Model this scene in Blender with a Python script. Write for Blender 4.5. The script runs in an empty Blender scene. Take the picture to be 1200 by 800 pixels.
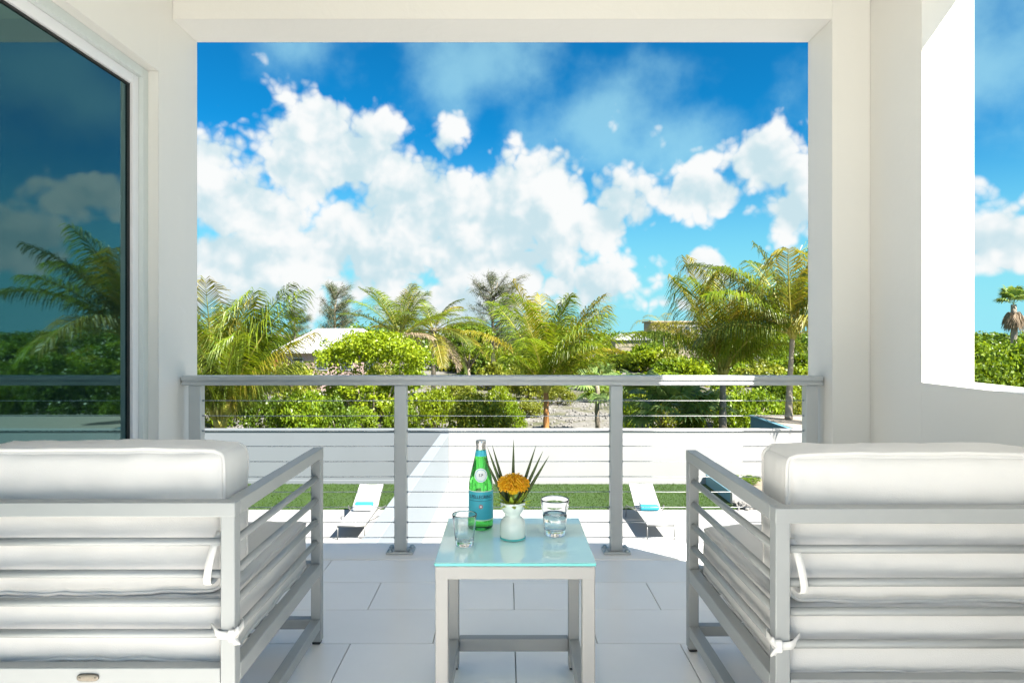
import bpy, bmesh, math, random
import numpy as np
from mathutils import Vector, Matrix, Quaternion, noise as mnoise

random.seed(7)
scene = bpy.context.scene
COL = scene.collection
PI = math.pi
R = math.radians

# ------------------------------------------------------------------ camera
CAMZ = 1.13                      # eye above the terrace floor (z = 0)
cam_d = bpy.data.cameras.new("camera")
cam = bpy.data.objects.new("camera", cam_d)
COL.objects.link(cam)
cam.location = (0, 0, CAMZ)
cam.rotation_euler = (R(90), 0, 0)
cam_d.sensor_width = 36
cam_d.lens = 23.01
cam_d.shift_x = 0.005
cam_d.shift_y = -0.0085
cam_d.clip_start = 0.05
cam_d.clip_end = 3000
scene.camera = cam

# ------------------------------------------------------------------ sun, sky, exposure
SUN = Vector((0.48, -0.41, 0.69)).normalized()
sun_d = bpy.data.lights.new("sun", 'SUN')
sun_d.energy = 5.0
sun_d.angle = R(0.53)
sun_d.color = (1.0, 0.955, 0.88)
sun = bpy.data.objects.new("sun", sun_d)
COL.objects.link(sun)
sun.location = (6, -9, 14)
sun.rotation_euler = SUN.to_track_quat('Z', 'Y').to_euler()

scene.view_settings.view_transform = 'Standard'
scene.view_settings.look = 'None'
scene.view_settings.gamma = 1.0
scene.view_settings.exposure = 1.82
scene.cycles.use_denoising = True
scene.cycles.max_bounces = 12
scene.cycles.diffuse_bounces = 5
scene.cycles.glossy_bounces = 6
scene.cycles.transmission_bounces = 12
scene.cycles.transparent_max_bounces = 12
scene.cycles.caustics_reflective = False
scene.cycles.caustics_refractive = True
scene.cycles.blur_glossy = 1.0
scene.cycles.sample_clamp_indirect = 6.0

world = bpy.data.worlds.new("World")
scene.world = world
world.use_nodes = True

SKY_STRENGTH = 0.053


def build_world():
    nt = world.node_tree; N, L = nt.nodes, nt.links
    N.clear()
    def vm(op, a, b=None):
        n = N.new('ShaderNodeVectorMath'); n.operation = op
        for i, v in enumerate((a, b)):
            if v is None: continue
            if isinstance(v, (tuple, list)): n.inputs[i].default_value = v
            else: L.new(v, n.inputs[i])
        return n
    def mt(op, a, b=None, c=None, clamp=False):
        n = N.new('ShaderNodeMath'); n.operation = op; n.use_clamp = clamp
        for i, v in enumerate((a, b, c)):
            if v is None: continue
            if isinstance(v, (int, float)): n.inputs[i].default_value = v
            else: L.new(v, n.inputs[i])
        return n.outputs[0]
    def noise(vec, scale, detail, rough=0.5):
        n = N.new('ShaderNodeTexNoise'); n.inputs['Scale'].default_value = scale
        n.inputs['Detail'].default_value = detail; n.inputs['Roughness'].default_value = rough
        L.new(vec, n.inputs['Vector']); return n
    def mix(fac, a, b):
        n = N.new('ShaderNodeMix'); n.data_type = 'RGBA'
        for i, v in ((0, fac), (6, a), (7, b)):
            if isinstance(v, (int, float)): n.inputs[i].default_value = v
            elif isinstance(v, tuple): n.inputs[i].default_value = v
            else: L.new(v, n.inputs[i])
        return n.outputs[2]
    def smooth(v, lo, hi):
        n = N.new('ShaderNodeMapRange'); n.interpolation_type = 'SMOOTHSTEP'
        n.inputs['From Min'].default_value = lo; n.inputs['From Max'].default_value = hi
        L.new(v, n.inputs['Value']); return n.outputs[0]
    out = N.new('ShaderNodeOutputWorld'); bg = N.new('ShaderNodeBackground')
    L.new(bg.outputs[0], out.inputs[0])
    sky = N.new('ShaderNodeTexSky'); sky.sky_type = 'NISHITA'; sky.sun_disc = False
    sky.sun_elevation = math.asin(SUN.z)
    sky.sun_rotation = math.atan2(SUN.x, SUN.y)
    sky.air_density = 1.0; sky.dust_density = 0.3; sky.ozone_density = 2.5
    # a clear, deep tropical blue: the sky's own colour with its contrast raised, then filtered
    hs = N.new('ShaderNodeGamma'); hs.inputs['Gamma'].default_value = SKY_GAMMA
    L.new(vm('MULTIPLY', sky.outputs[0], (0.1, 0.1, 0.1)).outputs[0], hs.inputs['Color'])
    tint = vm('MULTIPLY', hs.outputs[0], SKY_TINT).outputs[0]
    d = N.new('ShaderNodeTexCoord').outputs['Generated']
    # cumulus: banks of cloud at fixed bearings (right, up as tangents; half width; weight), broken up by noise
    w = noise(d, 5.0, 2.0)
    dw = vm('ADD', d, vm('MULTIPLY', vm('SUBTRACT', w.outputs['Color'], (0.5, 0.5, 0.5)).outputs[0], (0.075, 0.075, 0.055)).outputs[0]).outputs[0]
    AN = (1.0, 0.6, 1.75)
    ds = vm('MULTIPLY', dw, AN).outputs[0]
    acc = None
    for (u, v, r, wt) in CLOUDS:
        c = Vector((u, 1.0, v)); k = c.length; c /= k
        ln = vm('DISTANCE', ds, (c.x * AN[0], c.y * AN[1], c.z * AN[2])).outputs['Value']
        b = mt('MULTIPLY_ADD', ln, -wt * k / r * 0.62, wt)
        acc = b if acc is None else mt('SMOOTH_MAX', acc, b, 0.10)
    # scattered cumulus over the rest of the sky
    far = vm('DISTANCE', d, tuple(Vector((0.1, 1.0, .2)).normalized())).outputs['Value']
    gate = mt('MULTIPLY_ADD', mt('MINIMUM', far, 0.85), 2.6, -1.35)
    gen = mt('MINIMUM', mt('MULTIPLY_ADD', w.outputs['Fac'], 3.4, -1.45), gate)
    acc = mt('SMOOTH_MAX', acc, gen, 0.10)
    n1 = noise(d, 10.0, 6.0, 0.52).outputs['Fac']
    n2 = noise(vm('ADD', d, (0.022, 0.0, 0.034)).outputs[0], 10.0, 3.0, 0.5).outputs['Fac']
    def billow(vec):
        v = N.new('ShaderNodeTexVoronoi'); v.feature = 'F1'; v.inputs['Scale'].default_value = 15.0
        v.inputs['Detail'].default_value = 2.0; v.inputs['Roughness'].default_value = 0.55; v.inputs['Lacunarity'].default_value = 2.3
        L.new(vec, v.inputs['Vector']); return v.outputs['Distance']
    jig = vm('ADD', d, vm('MULTIPLY', vm('SUBTRACT', noise(d, 26.0, 1.0).outputs['Color'], (.5, .5, .5)).outputs[0], (.022, .022, .022)).outputs[0]).outputs[0]
    b1 = billow(jig); b2 = billow(vm('ADD', jig, (0.014, 0.0, 0.022)).outputs[0])
    dens = mt('ADD', acc, mt('MULTIPLY_ADD', n1, 1.0, -0.50))
    dens = mt('ADD', dens, mt('MULTIPLY_ADD', b1, -0.52, 0.40))
    alpha = smooth(dens, 0.30, 0.55)
    # lit from the upper right: billows bright on that side, greyer in their lee and in the thick of the cloud
    rel = mt('ADD', mt('MULTIPLY', mt('SUBTRACT', n1, n2), 0.9), mt('MULTIPLY', mt('SUBTRACT', b2, b1), 0.20))
    lit = smooth(mt('SUBTRACT', rel, mt('MULTIPLY', mt('SUBTRACT', acc, 0.50), 0.22)), -0.20, 0.10)
    cloud = mix(lit, CLOUD_SHADE, CLOUD_LIT)
    # thin veils higher up
    veil = None
    for (u, v, r, wt) in VEILS:
        c = Vector((u, 1.0, v)); k = c.length; c /= k
        b = mt('MULTIPLY_ADD', vm('DISTANCE', ds, (c.x * AN[0], c.y * AN[1], c.z * AN[2])).outputs['Value'], -wt * k / r * 0.62, wt)
        veil = b if veil is None else mt('SMOOTH_MAX', veil, b, 0.1)
    veil = mt('MULTIPLY', smooth(mt('ADD', veil, mt('MULTIPLY_ADD', n1, 1.3, -0.65)), 0.15, 0.85), 0.60)
    # the air whitens towards the horizon
    up = N.new('ShaderNodeSeparateXYZ'); L.new(d, up.inputs[0])
    tint = mix(smooth(up.outputs['Z'], 0.0, 0.30), HORIZON, mix(0.0, tint, (0, 0, 0, 1)))
    col = mix(alpha, mix(veil, tint, (2.3, 4.4, 5.0, 1)), cloud)
    L.new(col, bg.inputs['Color'])
    bg.inputs['Strength'].default_value = SKY_STRENGTH
    world.cycles.sampling_method = 'MANUAL'
    world.cycles.sample_map_resolution = 512


SKY_GAMMA = 1.15
SKY_TINT = (0.35, 6.7, 9.2)
HORIZON = (1.75, 4.35, 5.0, 1)
CLOUD_SHADE = (3.2, 4.15, 4.5, 1)
CLOUD_LIT = (5.15, 5.25, 5.25, 1)
CLOUDS = [(-.27, .26, .18, 1.0), (-.42, .20, .15, 1.0), (-.15, .18, .22, 1.0), (.04, .20, .18, 1.0), (-.04, .13, .20, .95), (.13, .17, .11, .95),
          (-.42, .11, .15, 1.0), (-.29, .325, .09, .9), (-.47, .27, .12, .9), (.40, .25, .10, .95), (.45, .19, .10, .95), (.295, .205, .075, .9), (-.22, .11, .16, 1.0), (-.08, .05, .14, .8), (.02, .11, .14, .95), (.13, .08, .12, .85), (.30, .105, .055, .9),
          (.0, .055, .09, .75), (-.33, .05, .10, .75), (.24, .045, .08, .6), (.75, .14, .11, .95), (.63, .215, .08, .9),
          (-.78, .25, .22, .9)]
VEILS = [(-.03, .42, .14, .9), (.12, .315, .16, .9), (.24, .29, .11, .8), (-.33, .43, .10, .6), (.72, .42, .20, .9)]
build_world()

# ------------------------------------------------------------------ materials
def nodes_of(name):
    m = bpy.data.materials.new(name); m.use_nodes = True
    nt = m.node_tree
    return m, nt, nt.nodes, nt.links, nt.nodes['Principled BSDF']


def mat_plain(name, col, rough=0.5, metal=0.0, var=0.06, nscale=6.0, bump=0.0, bscale=80.0, rand=0.0, spec=None, coat=0.0, detail=4.0):
    """a painted, woven or mineral surface: base colour with a little noise, optional fine relief"""
    m, nt, N, L, P = nodes_of(name)
    tc = N.new('ShaderNodeTexCoord')
    n = N.new('ShaderNodeTexNoise'); n.inputs['Scale'].default_value = nscale; n.inputs['Detail'].default_value = detail
    L.new(tc.outputs['Object'], n.inputs['Vector'])
    mx = N.new('ShaderNodeMix'); mx.data_type = 'RGBA'
    a = tuple(max(0, c * (1 - var)) for c in col) + (1,)
    b = tuple(min(1, c * (1 + var)) for c in col) + (1,)
    mx.inputs[6].default_value = a; mx.inputs[7].default_value = b
    L.new(n.outputs['Fac'], mx.inputs['Factor'])
    src = mx.outputs[2]
    if rand:
        oi = N.new('ShaderNodeObjectInfo')
        hv = N.new('ShaderNodeHueSaturation')
        mrr = N.new('ShaderNodeMapRange')
        mrr.inputs['To Min'].default_value = 1 - rand; mrr.inputs['To Max'].default_value = 1 + rand
        L.new(oi.outputs['Random'], mrr.inputs['Value']); L.new(mrr.outputs[0], hv.inputs['Value'])
        L.new(src, hv.inputs['Color']); src = hv.outputs[0]
    L.new(src, P.inputs['Base Color'])
    rr = N.new('ShaderNodeMapRange')
    rr.inputs['To Min'].default_value = max(0.02, rough - 0.06); rr.inputs['To Max'].default_value = min(1, rough + 0.06)
    L.new(n.outputs['Fac'], rr.inputs['Value']); L.new(rr.outputs[0], P.inputs['Roughness'])
    P.inputs['Metallic'].default_value = metal
    if spec is not None: P.inputs['Specular IOR Level'].default_value = spec
    if coat: P.inputs['Coat Weight'].default_value = coat
    if bump:
        n2 = N.new('ShaderNodeTexNoise'); n2.inputs['Scale'].default_value = bscale; n2.inputs['Detail'].default_value = 5
        L.new(tc.outputs['Object'], n2.inputs['Vector'])
        bp = N.new('ShaderNodeBump'); bp.inputs['Strength'].default_value = bump; bp.inputs['Distance'].default_value = 0.004
        L.new(n2.outputs['Fac'], bp.inputs['Height']); L.new(bp.outputs[0], P.inputs['Normal'])
    return m


def mat_leaf(name, cols, rough=0.45, trans=0.35, tcol=None, spec=0.4):
    """foliage: every leaf (mesh island) takes its own colour from the ramp; part of the light passes through"""
    m, nt, N, L, P = nodes_of(name)
    ge = N.new('ShaderNodeNewGeometry')
    oi = N.new('ShaderNodeObjectInfo')
    ramp = N.new('ShaderNodeValToRGB')
    el = ramp.color_ramp.elements
    while len(el) < len(cols): el.new(0.5)
    for i, c in enumerate(cols):
        el[i].position = i / (len(cols) - 1); el[i].color = tuple(c) + (1,)
    L.new(ge.outputs['Random Per Island'], ramp.inputs['Fac'])
    hv = N.new('ShaderNodeHueSaturation')
    mr = N.new('ShaderNodeMapRange'); mr.inputs['To Min'].default_value = 0.82; mr.inputs['To Max'].default_value = 1.18
    L.new(oi.outputs['Random'], mr.inputs['Value']); L.new(mr.outputs[0], hv.inputs['Value'])
    L.new(ramp.outputs[0], hv.inputs['Color'])
    L.new(hv.outputs[0], P.inputs['Base Color'])
    P.inputs['Roughness'].default_value = rough
    P.inputs['Specular IOR Level'].default_value = spec
    tr = N.new('ShaderNodeBsdfTranslucent')
    tm = N.new('ShaderNodeMix'); tm.data_type = 'RGBA'; tm.blend_type = 'MULTIPLY'; tm.inputs['Factor'].default_value = 1
    tm.inputs[7].default_value = (tcol or (1.5, 1.35, 0.5)) + (1,)
    L.new(hv.outputs[0], tm.inputs[6]); L.new(tm.outputs[2], tr.inputs['Color'])
    ms = N.new('ShaderNodeMixShader'); ms.inputs[0].default_value = trans
    L.new(P.outputs[0], ms.inputs[1]); L.new(tr.outputs[0], ms.inputs[2])
    out = [x for x in N if x.type == 'OUTPUT_MATERIAL'][0]
    L.new(ms.outputs[0], out.inputs[0])
    return m


def mat_glass(name, col, rough=0.0, ior=1.45):
    m, nt, N, L, P = nodes_of(name)
    P.inputs['Base Color'].default_value = tuple(col) + (1,)
    P.inputs['Transmission Weight'].default_value = 1.0
    P.inputs['Roughness'].default_value = rough
    P.inputs['IOR'].default_value = ior
    # faint variation so that the glass is not perfectly even
    tc = N.new('ShaderNodeTexCoord'); n = N.new('ShaderNodeTexNoise'); n.inputs['Scale'].default_value = 30
    L.new(tc.outputs['Object'], n.inputs['Vector'])
    bp = N.new('ShaderNodeBump'); bp.inputs['Strength'].default_value = 0.03; bp.inputs['Distance'].default_value = 0.002
    L.new(n.outputs['Fac'], bp.inputs['Height']); L.new(bp.outputs[0], P.inputs['Normal'])
    return m


M = {}
M['plaster'] = mat_plain('cream_plaster', (0.77, 0.755, 0.71), 0.75, var=0.025, nscale=1.6, bump=0.12, bscale=160)
def soften(m, r):
    nt = m.node_tree; N, L = nt.nodes, nt.links; P = N['Principled BSDF']
    bp = P.inputs['Normal'].links[0].from_node
    tc = [x for x in N if x.type == 'TEX_COORD'][0]
    n = N.new('ShaderNodeTexNoise'); n.inputs['Scale'].default_value = 9.0; n.inputs['Detail'].default_value = 4.0; n.inputs['Distortion'].default_value = 1.2
    L.new(tc.outputs['Object'], n.inputs['Vector'])
    b2 = N.new('ShaderNodeBump'); b2.inputs['Strength'].default_value = 0.25; b2.inputs['Distance'].default_value = 0.006
    L.new(n.outputs['Fac'], b2.inputs['Height'])
    bv = N.new('ShaderNodeBevel'); bv.samples = 4; bv.inputs['Radius'].default_value = r
    L.new(bv.outputs[0], b2.inputs['Normal']); L.new(b2.outputs[0], bp.inputs['Normal'])
soften(M['plaster'], 0.008)
M['coping'] = mat_plain('pale_coping', (0.90, 0.89, 0.865), 0.55, var=0.04, nscale=5, bump=0.05, bscale=200)
M['tile'] = mat_plain('porcelain_tile', (0.92, 0.90, 0.87), 0.33, var=0.07, nscale=3.0, bump=0.03, bscale=120, rand=0.05, detail=8)
M['tile'].node_tree.nodes['Principled BSDF'].inputs['IOR'].default_value = 1.55
M['tile'].node_tree.nodes['Principled BSDF'].inputs['Coat Weight'].default_value = 0.35
M['tile'].node_tree.nodes['Principled BSDF'].inputs['Coat Roughness'].default_value = 0.22
M['grout'] = mat_plain('grout', (0.50, 0.49, 0.47), 0.9, var=0.1, nscale=30)
M['alu'] = mat_plain('powder_coated_aluminium', (0.345, 0.36, 0.36), 0.42, metal=0.15, var=0.03, nscale=20, bump=0.03, bscale=900)
M['table_alu'] = mat_plain('warm_grey_powder_coat', (0.35, 0.347, 0.337), 0.45, metal=0.05, var=0.03, nscale=20, bump=0.03, bscale=900)
M['rail_alu'] = mat_plain('brushed_aluminium', (0.52, 0.535, 0.53), 0.38, metal=0.25, var=0.04, nscale=14)
M['steel'] = mat_plain('stainless_cable', (0.55, 0.56, 0.56), 0.28, metal=1.0, var=0.08, nscale=40)
M['bolt'] = mat_plain('steel_bolt', (0.30, 0.36, 0.40), 0.3, metal=1.0, var=0.1, nscale=80)
M['fabric'] = mat_plain('white_outdoor_fabric', (0.70, 0.69, 0.67), 0.88, var=0.03, nscale=7, bump=0.22, bscale=420, spec=0.2)
M['strap'] = mat_plain('white_webbing', (0.78, 0.765, 0.74), 0.9, var=0.04, nscale=60, bump=0.3, bscale=700, spec=0.15)
M['badge'] = mat_plain('pewter_badge', (0.20, 0.18, 0.15), 0.35, metal=0.9, var=0.25, nscale=160, bump=0.3, bscale=300)
M['black'] = mat_plain('black_rubber', (0.03, 0.03, 0.03), 0.7)
M['frame_green'] = mat_plain('pale_door_paint', (0.62, 0.66, 0.64), 0.4, var=0.03, nscale=9)
M['frame_white'] = mat_plain('white_door_sash', (0.78, 0.78, 0.79), 0.38, var=0.03, nscale=9)
M['white_paint'] = mat_plain('darkened_white_render', (0.36, 0.355, 0.345), 0.7, var=0.07, nscale=0.9, bump=0.2, bscale=60, detail=9)  # white masonry, base colour darkened so its sunlit faces do not clip
M['wall_painted_shade'] = mat_plain('boundary_painted_shade', (0.175, 0.193, 0.206), 0.7, var=0.04, nscale=1.3, bump=0.15, bscale=60)  # shade on the left boundary wall, put into its colour
M['divider'] = mat_plain('divider_painted_shade', (0.22, 0.245, 0.265), 0.7, var=0.03, nscale=1.3, bump=0.15, bscale=60)  # bluish shade of the dividing wall's face, put into its colour
M['blue_painted_shade'] = mat_plain('side_faces_painted_shade', (0.13, 0.29, 0.37), 0.65, var=0.08, nscale=2.0, bump=0.1, bscale=60)  # blue sky-lit shade on white side faces, put into the colour
M['deck'] = mat_plain('pale_concrete_paving', (0.32, 0.315, 0.305), 0.7, var=0.05, nscale=1.1, bump=0.1, bscale=50, detail=8)  # white paving likewise given a darker base colour against clipping in the sun
M['sling'] = mat_plain('white_sling_mesh', (0.50, 0.50, 0.49), 0.7, var=0.02, nscale=40)
M['lounge_metal'] = mat_plain('lounger_frame', (0.22, 0.22, 0.21), 0.4, metal=0.4, var=0.05)
M['towel_white'] = mat_plain('white_terry', (0.5, 0.52, 0.53), 0.95, var=0.05, nscale=60, bump=0.5, bscale=300)
M['towel_aqua'] = mat_plain('aqua_terry', (0.03, 0.30, 0.40), 0.95, var=0.08, nscale=60, bump=0.5, bscale=300)
M['bark_palm'] = mat_plain('palm_bark', (0.30, 0.255, 0.20), 0.85, var=0.35, nscale=9, bump=0.6, bscale=25)
M['bark_red'] = mat_plain('palm_crownshaft', (0.38, 0.17, 0.05), 0.6, var=0.45, nscale=5, bump=0.3, bscale=25)
M['bark'] = mat_plain('tree_bark', (0.24, 0.20, 0.15), 0.9, var=0.35, nscale=9, bump=0.6, bscale=30)
M['rachis'] = mat_plain('frond_midrib', (0.34, 0.31, 0.06), 0.5, var=0.3, nscale=5)
M['roof'] = mat_plain('white_metal_roof', (0.45, 0.45, 0.45), 0.45, var=0.04, nscale=1.0)
M['house_wall'] = mat_plain('pink_render', (0.42, 0.30, 0.27), 0.8, var=0.05, nscale=1.0)
M['house_cream'] = mat_plain('cream_render', (0.34, 0.29, 0.21), 0.8, var=0.12, nscale=0.8)
M['window_dark'] = mat_plain('dark_window_glass', (0.05, 0.06, 0.07), 0.15, var=0.2)
M['wood_red'] = mat_plain('red_brown_timber', (0.25, 0.08, 0.04), 0.7, var=0.2)
M['stone'] = mat_plain('limestone', (0.20, 0.19, 0.175), 0.9, var=0.3, nscale=3, bump=0.6, bscale=20)
M['sandtop'] = mat_plain('beige_sand_screed', (0.33, 0.28, 0.23), 0.9, var=0.12, nscale=2.0, bump=0.4, bscale=40)

# dark reflective door glass
def door_glass():
    m, nt, N, L, P = nodes_of('tinted_reflective_glass')
    P.inputs['Base Color'].default_value = (0.006, 0.014, 0.014, 1)
    P.inputs['Roughness'].default_value = 0.02
    P.inputs['IOR'].default_value = 2.25
    P.inputs['Specular Tint'].default_value = (0.42, 0.96, 1.0, 1)
    tc = N.new('ShaderNodeTexCoord'); n = N.new('ShaderNodeTexNoise'); n.inputs['Scale'].default_value = 1.2
    n.inputs['Detail'].default_value = 1
    L.new(tc.outputs['Object'], n.inputs['Vector'])
    bp = N.new('ShaderNodeBump'); bp.inputs['Strength'].default_value = 0.02; bp.inputs['Distance'].default_value = 0.01
    L.new(n.outputs['Fac'], bp.inputs['Height']); L.new(bp.outputs[0], P.inputs['Normal'])
    return m
M['door_glass'] = door_glass()

def aqua_glass():
    m, nt, N, L, P = nodes_of('back_painted_aqua_glass')
    tc = N.new('ShaderNodeTexCoord'); n = N.new('ShaderNodeTexNoise'); n.inputs['Scale'].default_value = 4
    L.new(tc.outputs['Object'], n.inputs['Vector'])
    mx = N.new('ShaderNodeMix'); mx.data_type = 'RGBA'
    mx.inputs[6].default_value = (0.61, 0.89, 0.87, 1); mx.inputs[7].default_value = (0.66, 0.91, 0.89, 1)
    L.new(n.outputs['Fac'], mx.inputs['Factor']); L.new(mx.outputs[2], P.inputs['Base Color'])
    P.inputs['Roughness'].default_value = 0.03; P.inputs['IOR'].default_value = 1.6
    P.inputs['Coat Weight'].default_value = 0.6; P.inputs['Coat Roughness'].default_value = 0.0
    return m
M['aqua_glass'] = aqua_glass()
M['aqua_edge'] = mat_plain('aqua_glass_edge', (0.10, 0.50, 0.48), 0.1, var=0.1, nscale=20, coat=0.5)
M['green_glass'] = mat_glass('green_bottle_glass', (0.10, 0.62, 0.10), 0.0, 1.38)
M['clear_glass'] = mat_glass('clear_glass', (0.97, 0.985, 0.985), 0.0, 1.45)
M['water'] = mat_glass('water', (0.96, 0.985, 0.99), 0.0, 1.33)
M['milk_glass'] = mat_plain('milky_mint_glass', (0.72, 0.80, 0.75), 0.12, var=0.03, nscale=20, coat=0.6)
M['label_aqua'] = mat_plain('aqua_paper_label', (0.05, 0.44, 0.55), 0.5, var=0.04, nscale=30)
M['label_white'] = mat_plain('white_paper', (0.75, 0.78, 0.80), 0.5, var=0.03)
M['label_navy'] = mat_plain('navy_print', (0.015, 0.03, 0.07), 0.5)
M['label_red'] = mat_plain('red_print', (0.55, 0.08, 0.05), 0.5)
M['cap'] = mat_plain('silver_bottle_cap', (0.62, 0.60, 0.58), 0.3, metal=0.8, var=0.05, nscale=60)
M['petal'] = mat_leaf('yellow_orange_pins', [(1.0, 0.47, 0.010), (1.0, 0.64, 0.03), (1.0, 0.56, 0.015)], 0.5, 0.2, (1.0, 0.9, 0.4))
M['collar'] = mat_leaf('green_collar_leaf', [(0.30, 0.46, 0.04), (0.46, 0.58, 0.08), (0.38, 0.52, 0.05)], 0.5, 0.3)
M['spike'] = mat_leaf('dark_spike_leaf', [(0.05, 0.085, 0.025), (0.08, 0.11, 0.035)], 0.5, 0.15)

M['palm'] = mat_leaf('palm_leaflets', [(0.08, 0.15, 0.008), (0.17, 0.245, 0.016), (0.23, 0.285, 0.02), (0.125, 0.20, 0.012)], 0.38, 0.45)
M['palm_yellow'] = mat_leaf('yellowing_palm_leaflets', [(0.27, 0.24, 0.02), (0.20, 0.215, 0.02), (0.33, 0.25, 0.03), (0.17, 0.19, 0.018)], 0.42, 0.35)
M['palm_dark'] = mat_leaf('dark_palm_leaflets', [(0.05, 0.09, 0.016), (0.10, 0.14, 0.02), (0.14, 0.17, 0.025)], 0.4, 0.3)
M['palm_dead'] = mat_leaf('dead_palm_leaflets', [(0.30, 0.22, 0.14), (0.38, 0.30, 0.21), (0.22, 0.15, 0.09)], 0.7, 0.2, (1.1, 1.0, 0.8))
M['lime'] = mat_leaf('lime_leaves', [(0.13, 0.20, 0.008), (0.23, 0.31, 0.012), (0.29, 0.36, 0.016), (0.19, 0.27, 0.010)], 0.42, 0.35)
M['green'] = mat_leaf('green_leaves', [(0.075, 0.145, 0.008), (0.165, 0.255, 0.012), (0.24, 0.32, 0.015), (0.12, 0.205, 0.01)], 0.4, 0.33)
M['dark'] = mat_leaf('dark_green_leaves', [(0.045, 0.095, 0.008), (0.10, 0.175, 0.012), (0.155, 0.23, 0.016), (0.07, 0.135, 0.01)], 0.4, 0.3)
M['olive'] = mat_leaf('olive_leaves', [(0.11, 0.15, 0.014), (0.22, 0.26, 0.02), (0.29, 0.30, 0.03), (0.16, 0.20, 0.018)], 0.45, 0.3)
M['casua'] = mat_leaf('grey_green_needles', [(0.07, 0.095, 0.045), (0.13, 0.15, 0.07), (0.095, 0.12, 0.06)], 0.6, 0.2)
M['fan'] = mat_leaf('silver_green_fans', [(0.12, 0.22, 0.05), (0.20, 0.30, 0.09), (0.27, 0.35, 0.12)], 0.4, 0.3)
M['grass'] = mat_leaf('turf_blades', [(0.024, 0.055, 0.006), (0.04, 0.08, 0.008), (0.055, 0.095, 0.012)], 0.8, 0.15, spec=0.1)
M['flower_red'] = mat_leaf('red_flowers', [(0.45, 0.03, 0.04), (0.55, 0.06, 0.06)], 0.5, 0.2)

def mat_ground():
    m, nt, N, L, P = nodes_of('sandy_ground')
    tc = N.new('ShaderNodeTexCoord')
    n = N.new('ShaderNodeTexNoise'); n.inputs['Scale'].default_value = 0.22; n.inputs['Detail'].default_value = 9; n.inputs['Roughness'].default_value = 0.65
    L.new(tc.outputs['Object'], n.inputs['Vector'])
    r = N.new('ShaderNodeValToRGB')
    r.color_ramp.elements[0].position = 0.36; r.color_ramp.elements[0].color = (0.05, 0.06, 0.02, 1)
    r.color_ramp.elements[1].position = 0.50; r.color_ramp.elements[1].color = (0.17, 0.16, 0.14, 1)
    e = r.color_ramp.elements.new(0.44); e.color = (0.12, 0.115, 0.07, 1)
    e = r.color_ramp.elements.new(0.75); e.color = (0.24, 0.23, 0.21, 1)
    L.new(n.outputs['Fac'], r.inputs['Fac']); L.new(r.outputs[0], P.inputs['Base Color'])
    P.inputs['Roughness'].default_value = 0.95
    n2 = N.new('ShaderNodeTexNoise'); n2.inputs['Scale'].default_value = 2.5; n2.inputs['Detail'].default_value = 8
    L.new(tc.outputs['Object'], n2.inputs['Vector'])
    bp = N.new('ShaderNodeBump'); bp.inputs['Strength'].default_value = 0.9; bp.inputs['Distance'].default_value = 0.2
    L.new(n2.outputs['Fac'], bp.inputs['Height']); L.new(bp.outputs[0], P.inputs['Normal'])
    return m
M['ground'] = mat_ground()
M['turf'] = mat_plain('turf', (0.028, 0.062, 0.008), 0.9, var=0.35, nscale=1.2, bump=0.9, bscale=60, detail=8)

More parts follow.
